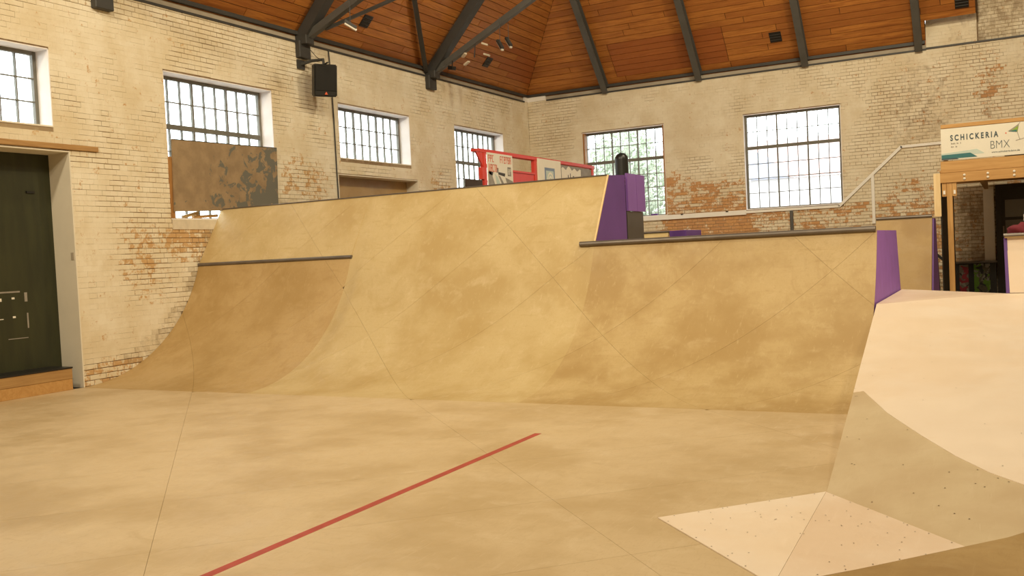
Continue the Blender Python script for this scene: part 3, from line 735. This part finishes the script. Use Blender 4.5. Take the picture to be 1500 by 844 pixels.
# ------------------------------------------------------------------ doors in the side wall
d1 = empty('door_1', (-.4, -14.8, 0), label='dark green scuffed door in a deep plastered opening', cat='door', kind='structure')
ya, yb, _, zb = DOOR1
box('reveal', (-.445, yb - .014, 0), (.006, yb + .004, zb), M['plaster'], d1); box('reveal', (-.445, ya - .004, 0), (.006, ya + .014, zb), M['plaster'], d1)
box('reveal', (-.445, ya, zb - .014), (.004, yb, zb + .004), M['plaster'], d1)
box('door_leaf', (-.46, -14.83, .0), (-.415, yb, zb), M['doorgreen'], d1, .004); box('door_leaf', (-.46, ya, .0), (-.415, -14.84, zb), M['doorgreen'], d1, .004)
box('door_closer', (-.415, -14.12, 2.63), (-.395, -14.0, 2.66), M['black'], d1)
for y0, y1, z0, z1, m in [(-14.72, -14.56, 1.22, 1.26, 'printwhite'), (-14.42, -14.38, 1.24, 1.265, 'printwhite'), (-14.42, -14.38, .995, 1.02, 'printwhite'), (-14.7, -14.55, .985, .995, 'printwhite'),
                       (-14.75, -14.3, 1.325, 1.345, 'printgrey'), (-14.24, -14.2, 1.2, 1.32, 'printgrey'), (-14.22, -14.20, .85, 1.05, 'printgrey'), (-14.5, -14.22, .72, .73, 'printgrey')]:
    box('scuff_mark', (-.4155, y0, z0), (-.4125, y1, z1), M[m], d1)
box('wall_plate', (-.08, yb - .02, 1.72), (-.02, yb - .014, 1.82), M['dusty'], d1, .002)
st = empty('door_step', (-.2, -14.9, 0), label='low yellow wooden step with dark tread before the green door', cat='step')
box('riser_board', (-.02, -15.93, .15), (.035, -13.935, .285), M['pine_y'], st, .003); box('riser_board', (-.02, -15.93, .0), (.03, -13.935, .148), M['pine'], st, .003)
box('tread', (-.41, -15.93, .285), (.045, -13.93, .305), M['black'], st, .003); box('step_body', (-.41, -15.93, .0), (-.02, -13.95, .285), M['core'], st)
box('trim_7', (-.35, -17., 3.19), (.03, -13.30, 3.26), M['pine_y'], None, .004, kind='structure', label='thin brown wooden lintel plank above the green door', cat='trim')
d3 = empty('door_2', (-.3, -6.7, 0), label='plywood boarded opening in the side wall below the short window', cat='door', kind='structure')
box('board', (-.32, NICHE[0], 0), (-.29, NICHE[1], 3.16), M['oldply'], d3)
box('reveal', (-.44, NICHE[1] - .012, 0), (.004, NICHE[1] + .004, 3.17), M['plaster'], d3); box('reveal', (-.44, NICHE[0] - .004, 0), (.004, NICHE[0] + .012, 3.17), M['plaster'], d3)
box('reveal', (-.44, NICHE[0], 3.158), (.004, NICHE[1], 3.174), M['plaster'], d3)
# plastered panel and sill on the side wall
box('trim_8', (-.02, -12.06, 2.13), (.012, -9.74, 2.28), M['sill'], kind='structure', label='worn concrete window sill beneath the brown board', cat='trim')
box('trim_9', (-.26, -12.075, 2.30), (.008, -12.0, 3.22), M['trimwood'], kind='structure', label='orange wooden jamb left of the brown board', cat='trim')
# board leaning over window
bd = empty('window_board', (.03, -10.9, 2.4), label='large flaking brown and grey board covering the lower window', cat='board')
prism('panel', [(.018, -12.04, 2.395), (.018, -9.775, 2.47), (.018, -9.735, 3.515), (.018, -12.005, 3.475)], (.025, 0, 0), M['board'], bd)
bar('top_edge', (.031, -12.005, 3.478), (.031, -9.735, 3.518), .026, .012, M['black'], bd)
for i, (y0, z0, y1, z1, m) in enumerate([(-11.8, 2.31, -11.5, 2.38, 'oldply'), (-11.55, 2.315, -11.05, 2.345, 'pine'), (-11.45, 2.30, -11.42, 2.40, 'oldply')]):
    o = bar('wood_scrap', (-.06 - .05 * i, y0, z0 + .012), (-.06 - .05 * i, y1, z1 + .012), .05, .045, M[m])
    tag(o, ['dark wood scrap tilted on the sill under the brown board', 'yellow wood offcut lying on the sill under the brown board', 'short upright wood block on the sill under the brown board'][i], 'wood', 'wood scraps on the sill')
# ------------------------------------------------------------------ roof steel
fz = lambda d, o: zr(d) - o / cth
for i, y in enumerate((-4.73, -8.91, -13.1)):
    lab = ['roof truss nearest the corner, dark steel, with lamps on its tie', 'dark steel roof truss above the loudspeaker', 'roof truss at the far left above the door side'][i]
    t = empty('roof_truss', (0, y, 5.45), label=lab, cat='truss')
    bm = bmesh.new(); add_ibeam(bm, (.0, y, fz(0, .20)), (3.6, y, fz(3.6, .20)), .18, .26, .03, (0, 1, 0)) if False else add_bar(bm, (.0, y, fz(0, .17)), (3.6, y, fz(3.6, .17)), .20, .20)
    from_bm('rafter', bm, M['beam'], t)
    bar('tie', (.12, y + .02, 5.53), (4.6, y + .02, 5.53 + 4.48 * (.48 if i == 0 else .42)), .12, .12, M['beam_b'], t)
    if i == 1: bar('wind_brace', (.5, y + .1, 5.64), (3.2, y + .1, 5.64 + 2.7 * .185), .05, .05, M['beam'], t)
    if i == 0: bar('wind_brace', (.02, -4.86, 5.56), (1.28, -7.24, 7.0), .09, .09, M['beam'], t)
    bm = bmesh.new(); add_box(bm, (-.02, y - .15, 5.17), (.10, y + .15, 5.47), .01); add_box(bm, (-.01, y - .11, 5.40), (.22, y + .11, 5.56), .01)
    from_bm('bracket', bm, M['beam'], t)
for i, x in enumerate((2.21, 4.61, 7.07, 9.43)):
    bm = bmesh.new(); a = Vector((x, -.0, fz(0, .16))); b = Vector((x, -3.7, fz(3.7, .16)))
    add_ibeam(bm, a, b, .15, .20, .025)
    o = from_bm('roof_rafter', bm, M['beam_b'])
    tag(o, ['grey steel rafter nearest the corner on the end roof slope', 'second grey steel rafter from the corner on the end roof slope', 'third grey steel rafter from the corner, above the middle window', 'last grey steel rafter at right beside the raised brickwork'][i], 'beam', 'rafters of the end roof slope')
def vent(side, d, s, label):
    def pt(dd, ss, o):
        p = Vector((dd, ss, zr(dd))) + Vector((sth, 0, -cth)) * o
        return p if side == 0 else Vector((ss, -p.x, p.z))
    v = empty('roof_vent', pt(d, s, 0), label=label, cat='vent', group='roof vents')
    hw = .13; hd = .085
    bm = bmesh.new()
    add_prism(bm, [pt(d - hd, s - hw, .001), pt(d + hd, s - hw, .001), pt(d + hd, s + hw, .001), pt(d - hd, s + hw, .001)], Vector(pt(d, s, .012) - pt(d, s, 0)))
    from_bm('vent_plate', bm, M['black'], v)
    for k in (-1, 0, 1): bar('vent_slat', pt(d + k * .045, s - hw + .01, .018), pt(d + k * .045, s + hw - .01, .018), .03, .008, M['beam'], v)
vent(0, .335, -7.38, 'dark square vent in the roof beside the loudspeaker truss'); vent(0, .31, -2.63, 'dark square vent in the roof near the corner')
vent(1, .366, 6.5, 'dark square vent in the end roof slope above the middle window'); vent(1, .47, 10.3, 'dark square vent at the top right end of the roof')
# hanging lamps
def hang_lamp(x, y, z, top, label, ang, ln=.42, w=.10, tilt=.3):
    L = empty('hanging_lamp', (x, y, z), label=label, cat='lamp', group='hanging tube lamps')
    d = Vector((math.cos(ang) * math.cos(tilt), math.sin(ang) * math.cos(tilt), -math.sin(tilt)))
    a, b = Vector((x, y, z)) - d * ln / 2, Vector((x, y, z)) + d * ln / 2
    bar('housing', a + Vector((0, 0, .025)), b + Vector((0, 0, .025)), w, .05, M['beam'], L); bar('tube', a - Vector((0, 0, .012)), b - Vector((0, 0, .012)), w * .8, .03, M['tubewhite'], L)
    tube('cable', [(x, y, z + .045), (x + .01, y, top)], .006, M['black'], L, 5)
hang_lamp(1.6, -9.55, 5.38, 6.6, 'small lamp on a cable hanging near the loudspeaker truss', .9, .22, .05, .5)
hang_lamp(1.86, -4.86, 5.83, 6.42, 'pale lamp hanging from the corner truss tie, left of a pair', -.5, .26, .07, .9)
hang_lamp(1.9, -4.55, 5.93, 6.44, 'pale lamp hanging from the corner truss tie, right of a pair', -.5, .26, .07, .9)
fl = empty('spotlight_cluster', (1.25, -4.73, 6.0), label='cluster of small pale spotlights clamped under the corner truss', cat='lamp')
tube('stem', [(1.2, -4.73, 6.02), (1.18, -4.76, 5.70)], .012, M['black'], fl, 6); tube('stem', [(.62, -4.73, 5.72), (.62, -4.76, 5.58)], .012, M['black'], fl, 6)
for px, py, pz, an in [(1.35, -4.73, 5.98, .4), (1.05, -4.9, 5.78, 2.6), (1.32, -4.6, 5.78, .2), (1.12, -4.9, 5.60, 2.9)]:
    bar('lamp_head', (px, py, pz), (px + .13 * math.cos(an), py + .13 * math.sin(an), pz - .05), .06, .035, M['sill'], fl)
bar('lamp_head', (.58, -4.8, 5.56), (.72, -4.85, 5.52), .1, .08, M['black'], fl)
# ------------------------------------------------------------------ loudspeaker
sp = empty('loudspeaker', (.40, -8.78, 4.5), label='black loudspeaker on a wall arm below the truss foot', cat='speaker')
bm = bmesh.new(); add_prism(bm, [(-.21, .15, 0), (.21, .15, 0), (.16, -.17, 0), (-.16, -.17, 0)], (0, 0, .56)); bmesh.ops.bevel(bm, geom=bm.edges[:], offset=.018, segments=2, affect='EDGES')
spm = Matrix.Translation((.36, -8.80, 4.47)) @ Matrix.Rotation(math.radians(236), 4, 'Z') @ Matrix.Rotation(math.radians(-9), 4, 'X')
bmesh.ops.transform(bm, matrix=spm, verts=bm.verts[:]); from_bm('cabinet', bm, M['black'], sp)
bm = bmesh.new(); add_box(bm, (-.185, .148, .10), (.185, .162, .53), .006); bmesh.ops.transform(bm, matrix=spm, verts=bm.verts[:]); from_bm('grille', bm, M['rubber'], sp)
bm = bmesh.new(); add_prism(bm, [(-.03, .163, .035), (.03, .163, .035), (0, .163, .085)], (0, .004, 0)); bmesh.ops.transform(bm, matrix=spm, verts=bm.verts[:]); from_bm('badge', bm, M['printred'], sp, label='small red badge')
tube('wall_arm', [(.0, -8.95, 5.06), (.18, -8.86, 5.12), (.40, -8.80, 5.12), (.42, -8.82, 5.0)], .028, M['beam'], sp, 8)
bm = bmesh.new(); add_bar(bm, (.22, -8.66, 5.045), (.62, -8.95, 5.02), .03, .015); add_box(bm, (-.002, -9.05, 4.98), (.02, -8.85, 5.14)); from_bm('bracket', bm, M['beam'], sp)
o = tube('cable', [(.02, -8.16, 5.44), (.035, -8.15, 5.0), (.025, -8.12, 4.2), (.02, -8.11, 3.3), (.02, -8.10, 2.5)], .013, M['beam'], None, 6); tag(o, 'dark cable running down the side wall behind the loudspeaker', 'cable')
o = tube('cable', [(.03, -8.75, 5.40), (.08, -8.6, 5.25), (.2, -8.5, 5.12), (.30, -8.62, 5.06)], .006, M['black'], None, 5); tag(o, 'thin loose cable from the truss foot to the loudspeaker', 'cable')
# ------------------------------------------------------------------ conduits on the end wall
cd = empty('cable_trunking', (8, -.03, 3), label='white cable trunking climbing diagonally across the end wall', cat='conduit')
box('trunking', (3.0, -.05, 2.175), (5.6, -.004, 2.285), M['white'], cd, .004); box('trunking', (5.6, -.04, 2.205), (7.70, -.004, 2.262), M['white'], cd, .004)
bar('trunking', (7.68, -.022, 2.23), (9.02, -.022, 3.44), .036, .06, M['white'], cd, (0, 0, 1)); bar('trunking', (9.0, -.022, 3.43), (9.95, -.022, 3.44), .036, .055, M['white'], cd)
box('trunking', (8.375, -.036, 1.8), (8.44, -.004, 2.87), M['white'], cd, .004)
box('clip', (4.02, -.05, 2.26), (4.08, -.03, 2.29), M['beam'], cd); box('clip', (5.12, -.05, 2.26), (5.18, -.03, 2.29), M['beam'], cd)
o = box('wall_bracket', (6.60, -.05, 1.7), (6.67, -.002, 2.20), M['beam_b'], None, .006); tag(o, 'short dark upright bracket on the brick below the middle window', 'bracket')
o = box('small_box', (3.24, .02, 2.30), (3.40, .09, 2.345), M['purple'], None, .004); tag(o, 'small purple box lying on the sill of the greenery window', 'box')
# ------------------------------------------------------------------ black pipe, back ramps
bp = empty('black_column', (6.12, -9.3, 0), label='black round topped column behind the purple tower', cat='column')
bm = bmesh.new(); pr = [(.105, 0.), (.105, .06), (.098, .08), (.098, 2.80)] + [(.098 * math.cos(a * math.pi / 12), 2.80 + .098 * math.sin(a * math.pi / 12)) for a in range(1, 6)]
rings = [[bm.verts.new((6.125 + r * math.cos(k * math.pi / 10), -9.3 + r * math.sin(k * math.pi / 10), z)) for k in range(20)] for r, z in pr]
tp = bm.verts.new((6.125, -9.3, 2.898)); bm.faces.new(rings[0][::-1])
for a, b in zip(rings, rings[1:]):
    for k in range(20): bm.faces.new((a[k], a[(k + 1) % 20], b[(k + 1) % 20], b[k]))
for k in range(20): bm.faces.new((rings[-1][k], rings[-1][(k + 1) % 20], tp))
o = from_bm('shaft', bm, M['rubber'], bp, True); o.data.set_sharp_from_angle(angle=math.radians(40))
br = empty('back_ramp', (5.6, -7.5, 0), label='plywood ramp with purple end behind the coping of the quarter pipe', cat='ramp')
prism('ramp_face', [(4.4, -8.0, 1.735), (6.35, -8.0, 1.735), (6.35, -8.9, 0.0), (4.4, -8.9, 0.0)], (0, .03, 0), M['ramp'], br); box('deck', (4.4, -7.98, 1.70), (6.36, -6.9, 1.735), M['ramp'], br)
tube('coping', [(4.4, -8.0, 1.745), (6.36, -8.0, 1.745)], .018, M['steel'], br, 8); box('end_block', (6.365, -8.0, 0), (6.635, -7.2, 1.755), M['purple'], br, .004, label='purple end block')
sr = empty('far_ramp', (9, -5.6, 0), label='old brown plywood ramp face right of the purple end panel', cat='ramp')
prism('ramp_face', [(9.16, -6.0, 1.78), (9.985, -6.0, 1.78), (9.96, -6.45, .3), (9.96, -6.7, .0), (9.16, -6.7, .0), (9.16, -6.45, .3)], (0, .03, 0), M['oldply'], sr)
tube('coping', [(9.16, -6.0, 1.79), (9.985, -6.0, 1.79)], .025, M['steel'], sr, 10)
prism('side_panel', [(9.99, -6.0, 1.75), (9.97, -6.45, .3), (9.97, -6.7, .0), (10.0, -5.2, .0), (10.0, -5.75, 1.75)], (.02, 0, 0), M['purple'], sr, label='dark purple side panel')
box('deck', (9.16, -5.97, 1.72), (9.98, -5.2, 1.76), M['oldply'], sr)
box('back_panel', (9.16, -5.23, .0), (9.98, -5.2, 1.72), M['oldply'], sr)
# ------------------------------------------------------------------ red frame with pictures
RX = 2.6
rf = empty('red_frame', (RX, -5, 0), label='long bright red wooden frame standing behind the wall ride', cat='frame')
def rb(name, y0, y1, z0, z1, x0=-.04, x1=.04, m='red', par=rf, **kw): return box(name, (RX + x0, y0, z0), (RX + x1, y1, z1), M[m], par, .004, **kw)
rb('top_rail', -7.30, -2.0, 3.385, 3.455, -.09, .04)
for y in (-7.12, -6.10, -5.05, -3.95, -2.1): rb('post', y - .05, y + .05, 0., 3.385)
rb('lower_panel', -6.05, -5.10, 2.4, 3.11, -.03, .02); rb('crossbar', -6.05, -5.10, 3.09, 3.13, -.05, .04)
prism('gusset', [(RX, -7.16, 3.385), (RX, -7.42, 3.385), (RX, -7.16, 3.1)], (.03, 0, 0), M['red'], rf); rb('arm', -7.46, -7.302, 3.39, 3.44, -.06, .04)
rb('bottom_rail', -7.1, -2.1, .1, .2); rb('side_block', -7.24, -7.17, 2.9, 3.12)
ps = empty('poster', (RX + .06, -6.6, 2.7), label='poster with red lettering and a grey ramp picture on the red frame', cat='poster')
rb('paper', -7.08, -6.08, 2.55, 3.40, .045, .055, 'printwhite', ps)
def flat(name, poly, x, m, par): return prism(name, [(x, p[0], p[1]) for p in poly], (.0015, 0, 0), M[m], par)
PX = RX + .0555
def letters(par, y0, z0, n, w, h, x, m, seed):
    r = random.Random(seed); bm = bmesh.new()
    for k in range(n):
        a = y0 + k * w; t = w * .22
        add_box(bm, (x, a, z0), (x + .0015, a + t, z0 + h))
        if r.random() < .7: add_box(bm, (x, a + w * .55, z0 if r.random() < .6 else z0 + h * .5), (x + .0015, a + w * .55 + t, z0 + h))
        for q in (0, .45, .88):
            if r.random() < .6: add_box(bm, (x, a, z0 + h * q), (x + .0015, a + w * .75, z0 + h * q + h * .12))
    return from_bm('lettering', bm, M[m], par)
letters(ps, -7.03, 3.23, 3, .075, .13, PX, 'printred', 1); letters(ps, -6.58, 3.23, 6, .075, .13, PX, 'printred', 2); letters(ps, -7.03, 3.05, 5, .075, .14, PX, 'printred', 3)
flat('printed_box', [(-6.30, 3.00), (-6.16, 3.00), (-6.16, 3.17), (-6.30, 3.17)], PX, 'printgrey', ps)
letters(ps, -6.285, 3.03, 2, .06, .11, PX + .0018, 'printwhite', 4)
for poly, m in [([(-7.05, 2.750), (-6.78, 2.750), (-6.9, 2.968), (-6.96, 3.058), (-7.05, 3.042)], 'printgrey'), ([(-7.05, 3.042), (-6.96, 3.058), (-6.86, 3.042), (-6.9, 2.982), (-7.0, 2.998)], 'printdark'),
                ([(-6.72, 2.750), (-6.55, 2.750), (-6.70, 2.968), (-6.80, 3.013)], 'paleteal'), ([(-6.48, 2.750), (-6.36, 2.750), (-6.60, 2.982), (-6.68, 2.998)], 'printgrey'),
                ([(-6.68, 3.013), (-6.42, 2.982), (-6.40, 3.042), (-6.66, 3.058)], 'printdark'), ([(-6.74, 3.042), (-6.66, 3.042), (-6.66, 3.133), (-6.72, 3.133)], 'printgrey'), ([(-6.3, 2.750), (-6.1, 2.750), (-6.1, 2.907), (-6.4, 2.968)], 'printgrey')]:
    flat('printed_shape', poly, PX, m, ps)
wp = empty('white_panel', (RX + .06, -4.5, 2.7), label='large plain offwhite panel with a small blue grey picture on it', cat='panel')
rb('panel', -5.0, -3.90, 2.4, 3.43, .045, .065, 'offwhite', wp)
WX = RX + .0655
flat('printed_picture', [(-4.70, 2.5), (-4.22, 2.5), (-4.22, 3.26), (-4.70, 3.26)], WX, 'printblue', wp); flat('printed_border', [(-4.64, 2.5), (-4.28, 2.5), (-4.28, 3.20), (-4.64, 3.20)], WX + .0016, 'paleteal', wp)
bm = bmesh.new()
for r0, r1 in ((.15, .115), (.085, .05)):
    q = [Vector((WX + .0034, -4.44 + r0 * math.cos(a * math.pi / 12), 3.0 + r0 * 1.15 * math.sin(a * math.pi / 12))) for a in range(13)]
    q2 = [Vector((WX + .0034, -4.44 + r1 * math.cos(a * math.pi / 12), 3.0 + r1 * 1.15 * math.sin(a * math.pi / 12))) for a in range(12, -1, -1)]
    poly = [Vector((WX + .0034, -4.44 + r0, 2.5))] + q + [Vector((WX + .0034, -4.44 - r0, 2.5)), Vector((WX + .0034, -4.44 - r1, 2.5))] + q2 + [Vector((WX + .0034, -4.44 + r1, 2.5))]
    add_prism(bm, poly, (.0012, 0, 0))
from_bm('printed_arch', bm, M['offwhite'], wp)
cp = empty('torn_poster', (RX + .05, -3.3, 2.7), label='white poster with wavy torn top on the far end of the red frame', cat='poster')
top = [(-3.80 + i * .06, 3.30 + .028 * math.sin(i * 1.25) + (.03 if 4 < i < 9 else 0)) for i in range(18)]
flat('paper', [(-3.80, 2.45), (-2.78, 2.45)] + top[::-1], RX + .03, 'offwhite', cp)
for y, w, z in ((-3.50, .05, 3.17), (-3.38, .04, 3.21), (-3.24, .07, 3.16), (-3.08, .04, 3.08)): flat('printed_shape', [(y, 2.6), (y + w * 1.6, 2.6), (y + w, z), (y + w * .3, z)], RX + .0318, 'printdark', cp)
rb('dark_panel', -2.72, -2.06, 2.4, 3.36, -.02, .02, 'printgrey', rf, label='dark grey panel'); rb('backing_panel', -3.9, -2.75, 2.4, 3.37, -.01, .02, 'printgrey', rf)
o = box('dark_board', (2.58, -7.78, 0.), (2.62, -7.22, 2.885), M['pine_y'], None, .004); o.data.materials[0] = simple('dark_brown_paint', (.05, .03, .022, 1), .7); tag(o, 'dark brown board standing left of the red lettered poster', 'board')
# ------------------------------------------------------------------ timber gallery at right
ga = empty('timber_gallery', (11.2, -4, 0), label='yellow timber gallery frame at the right before the dark door', cat='gallery')
GY = -4.8  # gallery front and banner literals scaled about the camera to this nearer depth
box('front_beam', (9.997, GY, 2.3476), (13.316, GY + .10, 2.5118), M['pine'], ga, .004); box('upper_beam', (10.059, GY + .02, 2.5162), (13.316, GY + .12, 2.7070), M['pine'], ga, .004)
box('corner_board', (9.944, GY - .02, 1.7929), (10.050, GY + .01, 2.5118), M['pine_lt'], ga, .003)
box('post', (10.139, GY + .02, 0), (10.223, GY + .115, 2.3476), M['pine_z'], ga, .004); box('post', (12.784, GY + .02, 0), (12.873, GY + .115, 2.3476), M['pine_z'], ga, .004)
for x0, x1 in ((10.068, 10.137), (10.225, 10.290)):
    box('cleat', (x0, GY + .02, 2.121), (x1, GY + .10, 2.3475), M['pine_z'], ga, .003); box('bolt', (x0 + .018, GY + .008, 2.157), (x0 + .05, GY + .022, 2.219), M['white'], ga)
bm = bmesh.new()
for x in (10.414, 10.760, 11.142): 
    for z in (2.396, 2.458): bmesh.ops.create_uvsphere(bm, u_segments=8, v_segments=5, radius=.022, matrix=Matrix.Translation((x, GY - .003, z)))
from_bm('beam_bolts', bm, M['tubewhite'], ga)
for k in range(24): box('deck_board', (10.033, GY + .12 + k * .19, 2.53), (13.6, GY + .305 + k * .19, 2.565), M['pine'], ga)
for x in (10.6, 11.4, 12.2, 13.0): box('joist', (x, GY + .12, 2.39), (x + .07, -.02, 2.528), M['pine_y'], ga)
box('top_rail', (10.077, GY + .02, 3.2528), (13.316, GY + .08, 3.3149), M['pine'], ga, .004)
for x in (10.10, 11.54, 13.0): box('rail_post', (x, GY + .08, 2.72), (x + .07, GY + .15, 3.27), M['pine_z'], ga)
box('shade_board', (10.03, GY + .12, .0), (10.05, -.75, 2.50), M['darkdoor'], ga); box('back_rail', (11.009, GY + .022, 2.7114), (13.316, GY + .05, 2.7691), M['core'], ga)  # dark side board added to keep lamp light out from under the gallery
# banner
bn = empty('banner', (11.186, GY, 3.0088), label='white banner lettered SCHICKERIA BMX on the gallery rail', cat='banner')
BY = GY + .004
box('cloth', (10.077, BY, 2.7247), (12.695, BY + .012, 3.2439), M['printwhite'], bn)
def bflat(name, poly, m, k=1): return prism(name, [(p[0], BY - .0012 * k, p[1]) for p in poly], (0, .001, 0), M[m], bn)
bflat('printed_band', [(10.079, 2.8312), (10.610, 2.8712), (10.725, 2.7913), (10.079, 2.7691)], 'paleteal'); bflat('printed_band', [(10.079, 2.7425), (10.618, 2.7425), (10.512, 2.8179), (10.079, 2.8091)], 'teal', 2); bflat('printed_band', [(10.079, 2.7292), (10.343, 2.7292), (10.299, 2.7514), (10.079, 2.7514)], 'ink', 3)
def text(name, s, x, z, h, mat, parent, y, width=None, bold=0., thin=0.):
    cu = bpy.data.curves.new(name, 'FONT'); cu.body = s; cu.size = h * 1.38; cu.extrude = .0008; cu.offset = bold
    ob = bpy.data.objects.new(name, cu); COL.objects.link(ob)
    dg = bpy.context.evaluated_depsgraph_get(); me = bpy.data.meshes.new_from_object(ob.evaluated_get(dg))
    bpy.data.objects.remove(ob); w = max(v.co.x for v in me.vertices) - min(v.co.x for v in me.vertices); x0 = min(v.co.x for v in me.vertices)
    k = (width / w) if width else 1.
    for v in me.vertices: v.co = Vector((x + (v.co.x - x0) * k, y - v.co.z, z + v.co.y))
    me.materials.clear(); return link(name, me, mat, parent)
text('lettering', 'S C H I C K E R I A', 10.219, 3.0398, 0.0932, M['ink'], bn, BY - .003, 0.7100, .004)
text('lettering', 'BMX', 10.814, 2.8490, 0.1376, M['ink'], bn, BY - .003, 0.2751, -.004)
for z0, words in ((2.9777, (.075, .04, .02)), (2.9244, (.055, .035))):          # two lines of small print, too faint to read
    wx = 10.228
    for wl in words:
        for k in range(int(wl / .014)): bflat('small_print', [(wx + k * .014, z0), (wx + k * .014 + .009, z0), (wx + k * .014 + .009, z0 + (.020 if k % 3 else .026)), (wx + k * .014, z0 + (.020 if k % 3 else .026))], 'printgrey', 3)
        wx += wl + .012
text('lettering', 'www.schickeria-bmx.de', 10.823, 2.7824, 0.0284, M['ink'], bn, BY - .003, 0.4083)
bflat('glass_outline', [(11.071, 3.1108), (11.231, 3.2173), (11.206, 3.0886)], 'printgrey', 3); bflat('glass_fill', [(11.107, 3.1064), (11.222, 3.1862), (11.200, 3.0886)], 'green', 4); bflat('glass_fill', [(11.075, 3.1081), (11.195, 3.1241), (11.193, 3.0886)], 'teal', 5)
bm = bmesh.new(); add_bar(bm, (11.200, BY - .003, 3.0931), (11.235, BY - .003, 2.9644), .002, .007, (1, 0, 0)); add_bar(bm, (11.178, BY - .003, 2.9511), (11.293, BY - .003, 2.9777), .002, .007); add_bar(bm, (11.226, BY - .003, 3.2129), (11.249, BY - .003, 3.2395), .002, .006, (1, 0, 0))
from_bm('glass_stem', bm, M['printgrey'], bn)
bflat('cherry', [(11.040 + .011 * math.cos(a), 3.0842 + .011 * math.sin(a)) for a in [i * math.pi / 4 for i in range(8)]], 'printred', 3)
# behind the gallery
d4 = empty('door_3', (11.4, -.02, 0), label='dark door with small panes under the gallery', cat='door', kind='structure')
box('door_frame', (10.80, -.10, 0), (10.90, -.002, 2.46), M['darkdoor'], d4); box('door_frame', (12.3, -.10, 0), (12.4, -.002, 2.46), M['darkdoor'], d4); box('door_frame', (10.9, -.10, 2.38), (12.3, -.002, 2.46), M['darkdoor'], d4)
box('door_leaf', (10.9, -.05, 0), (12.3, -.004, 2.38), M['darkdoor'], d4)
for z0, z1 in ((1.45, 1.72), (1.78, 2.14)): box('door_pane', (10.97, -.058, z0), (11.33, -.05, z1), simple('dusty_pane', (.16, .15, .13, 1), .2), d4); box('door_pane', (11.45, -.058, z0), (12.2, -.05, z1), M['sheetmetal'], d4)
box('door_handle', (10.92, -.11, 1.45), (10.95, -.06, 1.6), M['steel'], d4)
box('trim_10', (10.57, -.05, 0), (10.77, -.002, 2.44), M['plaster'], kind='structure', label='narrow plaster pilaster left of the dark door', cat='trim')
cb = empty('counter', (10.4, -.4, 0), label='low counter with grey top under the gallery', cat='counter')
box('counter_top', (9.86, -.62, .865), (10.80, -.06, .90), M['sheetmetal'], cb, .004); box('carcass', (9.88, -.50, 0), (10.78, -.08, .865), M['black'], cb)
o = box('graffiti_panel', (10.10, -.56, .02), (10.27, -.503, .84), M['graffr'], cb, label='panel with red graffiti'); o = box('graffiti_panel', (10.37, -.56, .02), (10.67, -.503, .85), M['graffg'], cb, label='panel with green graffiti')
o = bar('dark_pole', (9.66, -.62, 1.10), (9.92, -.66, .86), .05, .05, M['black']); tag(o, 'short black stick leaning beside the counter under the gallery', 'stick')
o = bar('dark_pole', (9.70, -.3, 0), (9.66, -.3, 1.15), .05, .05, M['black']); tag(o, 'black upright stick beside the counter under the gallery', 'stick')
# ------------------------------------------------------------------ outside
tag(box('yard', (-60, -60, -.6), (60, 80, -.3), M['ground']), 'gravel yard outside the windows', 'ground', kind='structure')
def tree(x, y, h, r, label, seed):
    t = empty('tree', (x, y, -.3), label=label, cat='tree', group='trees outside the greenery window')
    tube('trunk', [(x, y, -.3), (x + .1, y, h * .5), (x, y + .1, h * .8)], .12, M['bark'], t, 8)
    rr = random.Random(seed); V, F = [], []
    for k in range(6500):
        a = Vector((rr.gauss(0, 1), rr.gauss(0, 1), rr.gauss(0, 1))).normalized() * (rr.random() ** .4)
        c = Vector((x + a.x * r, y + a.y * r, h * .55 + a.z * h * .45)); q = Vector((rr.gauss(0, 1), rr.gauss(0, 1), rr.gauss(0, 1))).normalized(); s = q.orthogonal().normalized(); u = q.cross(s); z = rr.uniform(.07, .14)
        o = len(V); V += [c - s * z, c + u * z * .5, c + s * z, c - u * z * .5]; F.append((o, o + 1, o + 2, o + 3))
    me = bpy.data.meshes.new('foliage'); me.from_pydata(V, [], F); link('foliage', me, M['leaf'], t, kind='stuff')
for i, (x, y, h, r) in enumerate([(-3.4, 8.5, 6.6, 1.5), (-.35, 7.6, 5.9, 1.45), (1.9, 9.9, 6.6, 1.1)]):
    tree(x, y, h, r, ['leafy tree outside, leftmost behind the greenery window', 'leafy tree outside, centred behind the greenery window', 'leafy tree outside, rightmost behind the greenery window'][i], 40 + i)
hb = empty('far_building', (-1, 34, 0), label='pale building with grey gable far outside the middle window', cat='building')
box('wall', (-12, 34, -.3), (10, 40, 5.2), M['farwall'], hb); prism('roof', [(-12.4, 33.6, 5.2), (10.4, 33.6, 5.2), (10.4, 37, 7.6), (-12.4, 37, 7.6)], (0, 0, .2), M['fartile'], hb)
prism('gable', [(-3.6, 33.5, 5.2), (-.2, 33.5, 5.2), (-1.9, 33.5, 6.8)], (0, 2.5, 0), M['slate'], hb)
for k in range(6): box('window_pane', (-10 + k * 3.2, 33.96, 1.2), (-8.8 + k * 3.2, 34, 3.2), M['slate'], hb)
fe = empty('yard_fence', (0, 14, 0), label='wire fence on a low white wall in the yard outside', cat='fence')
box('low_wall', (-12, 14, -.3), (12, 14.2, 2.0), M['farwall'], fe)
gb = bmesh.new(); x = -8.
while x < 9: add_box(gb, (x - .008, 14.09, 2.0), (x + .008, 14.106, 2.75)); x += .14
for z in (2.1, 2.4, 2.7): add_box(gb, (-8, 14.106, z), (9, 14.12, z + .02))
from_bm('wire_panel', gb, M['wframe'], fe, kind='stuff')
for x in (-8, -5, -2, 1, 4, 7): box('fence_post', (x - .03, 14.06, 2.0), (x + .03, 14.13, 2.85), M['wframe'], fe)
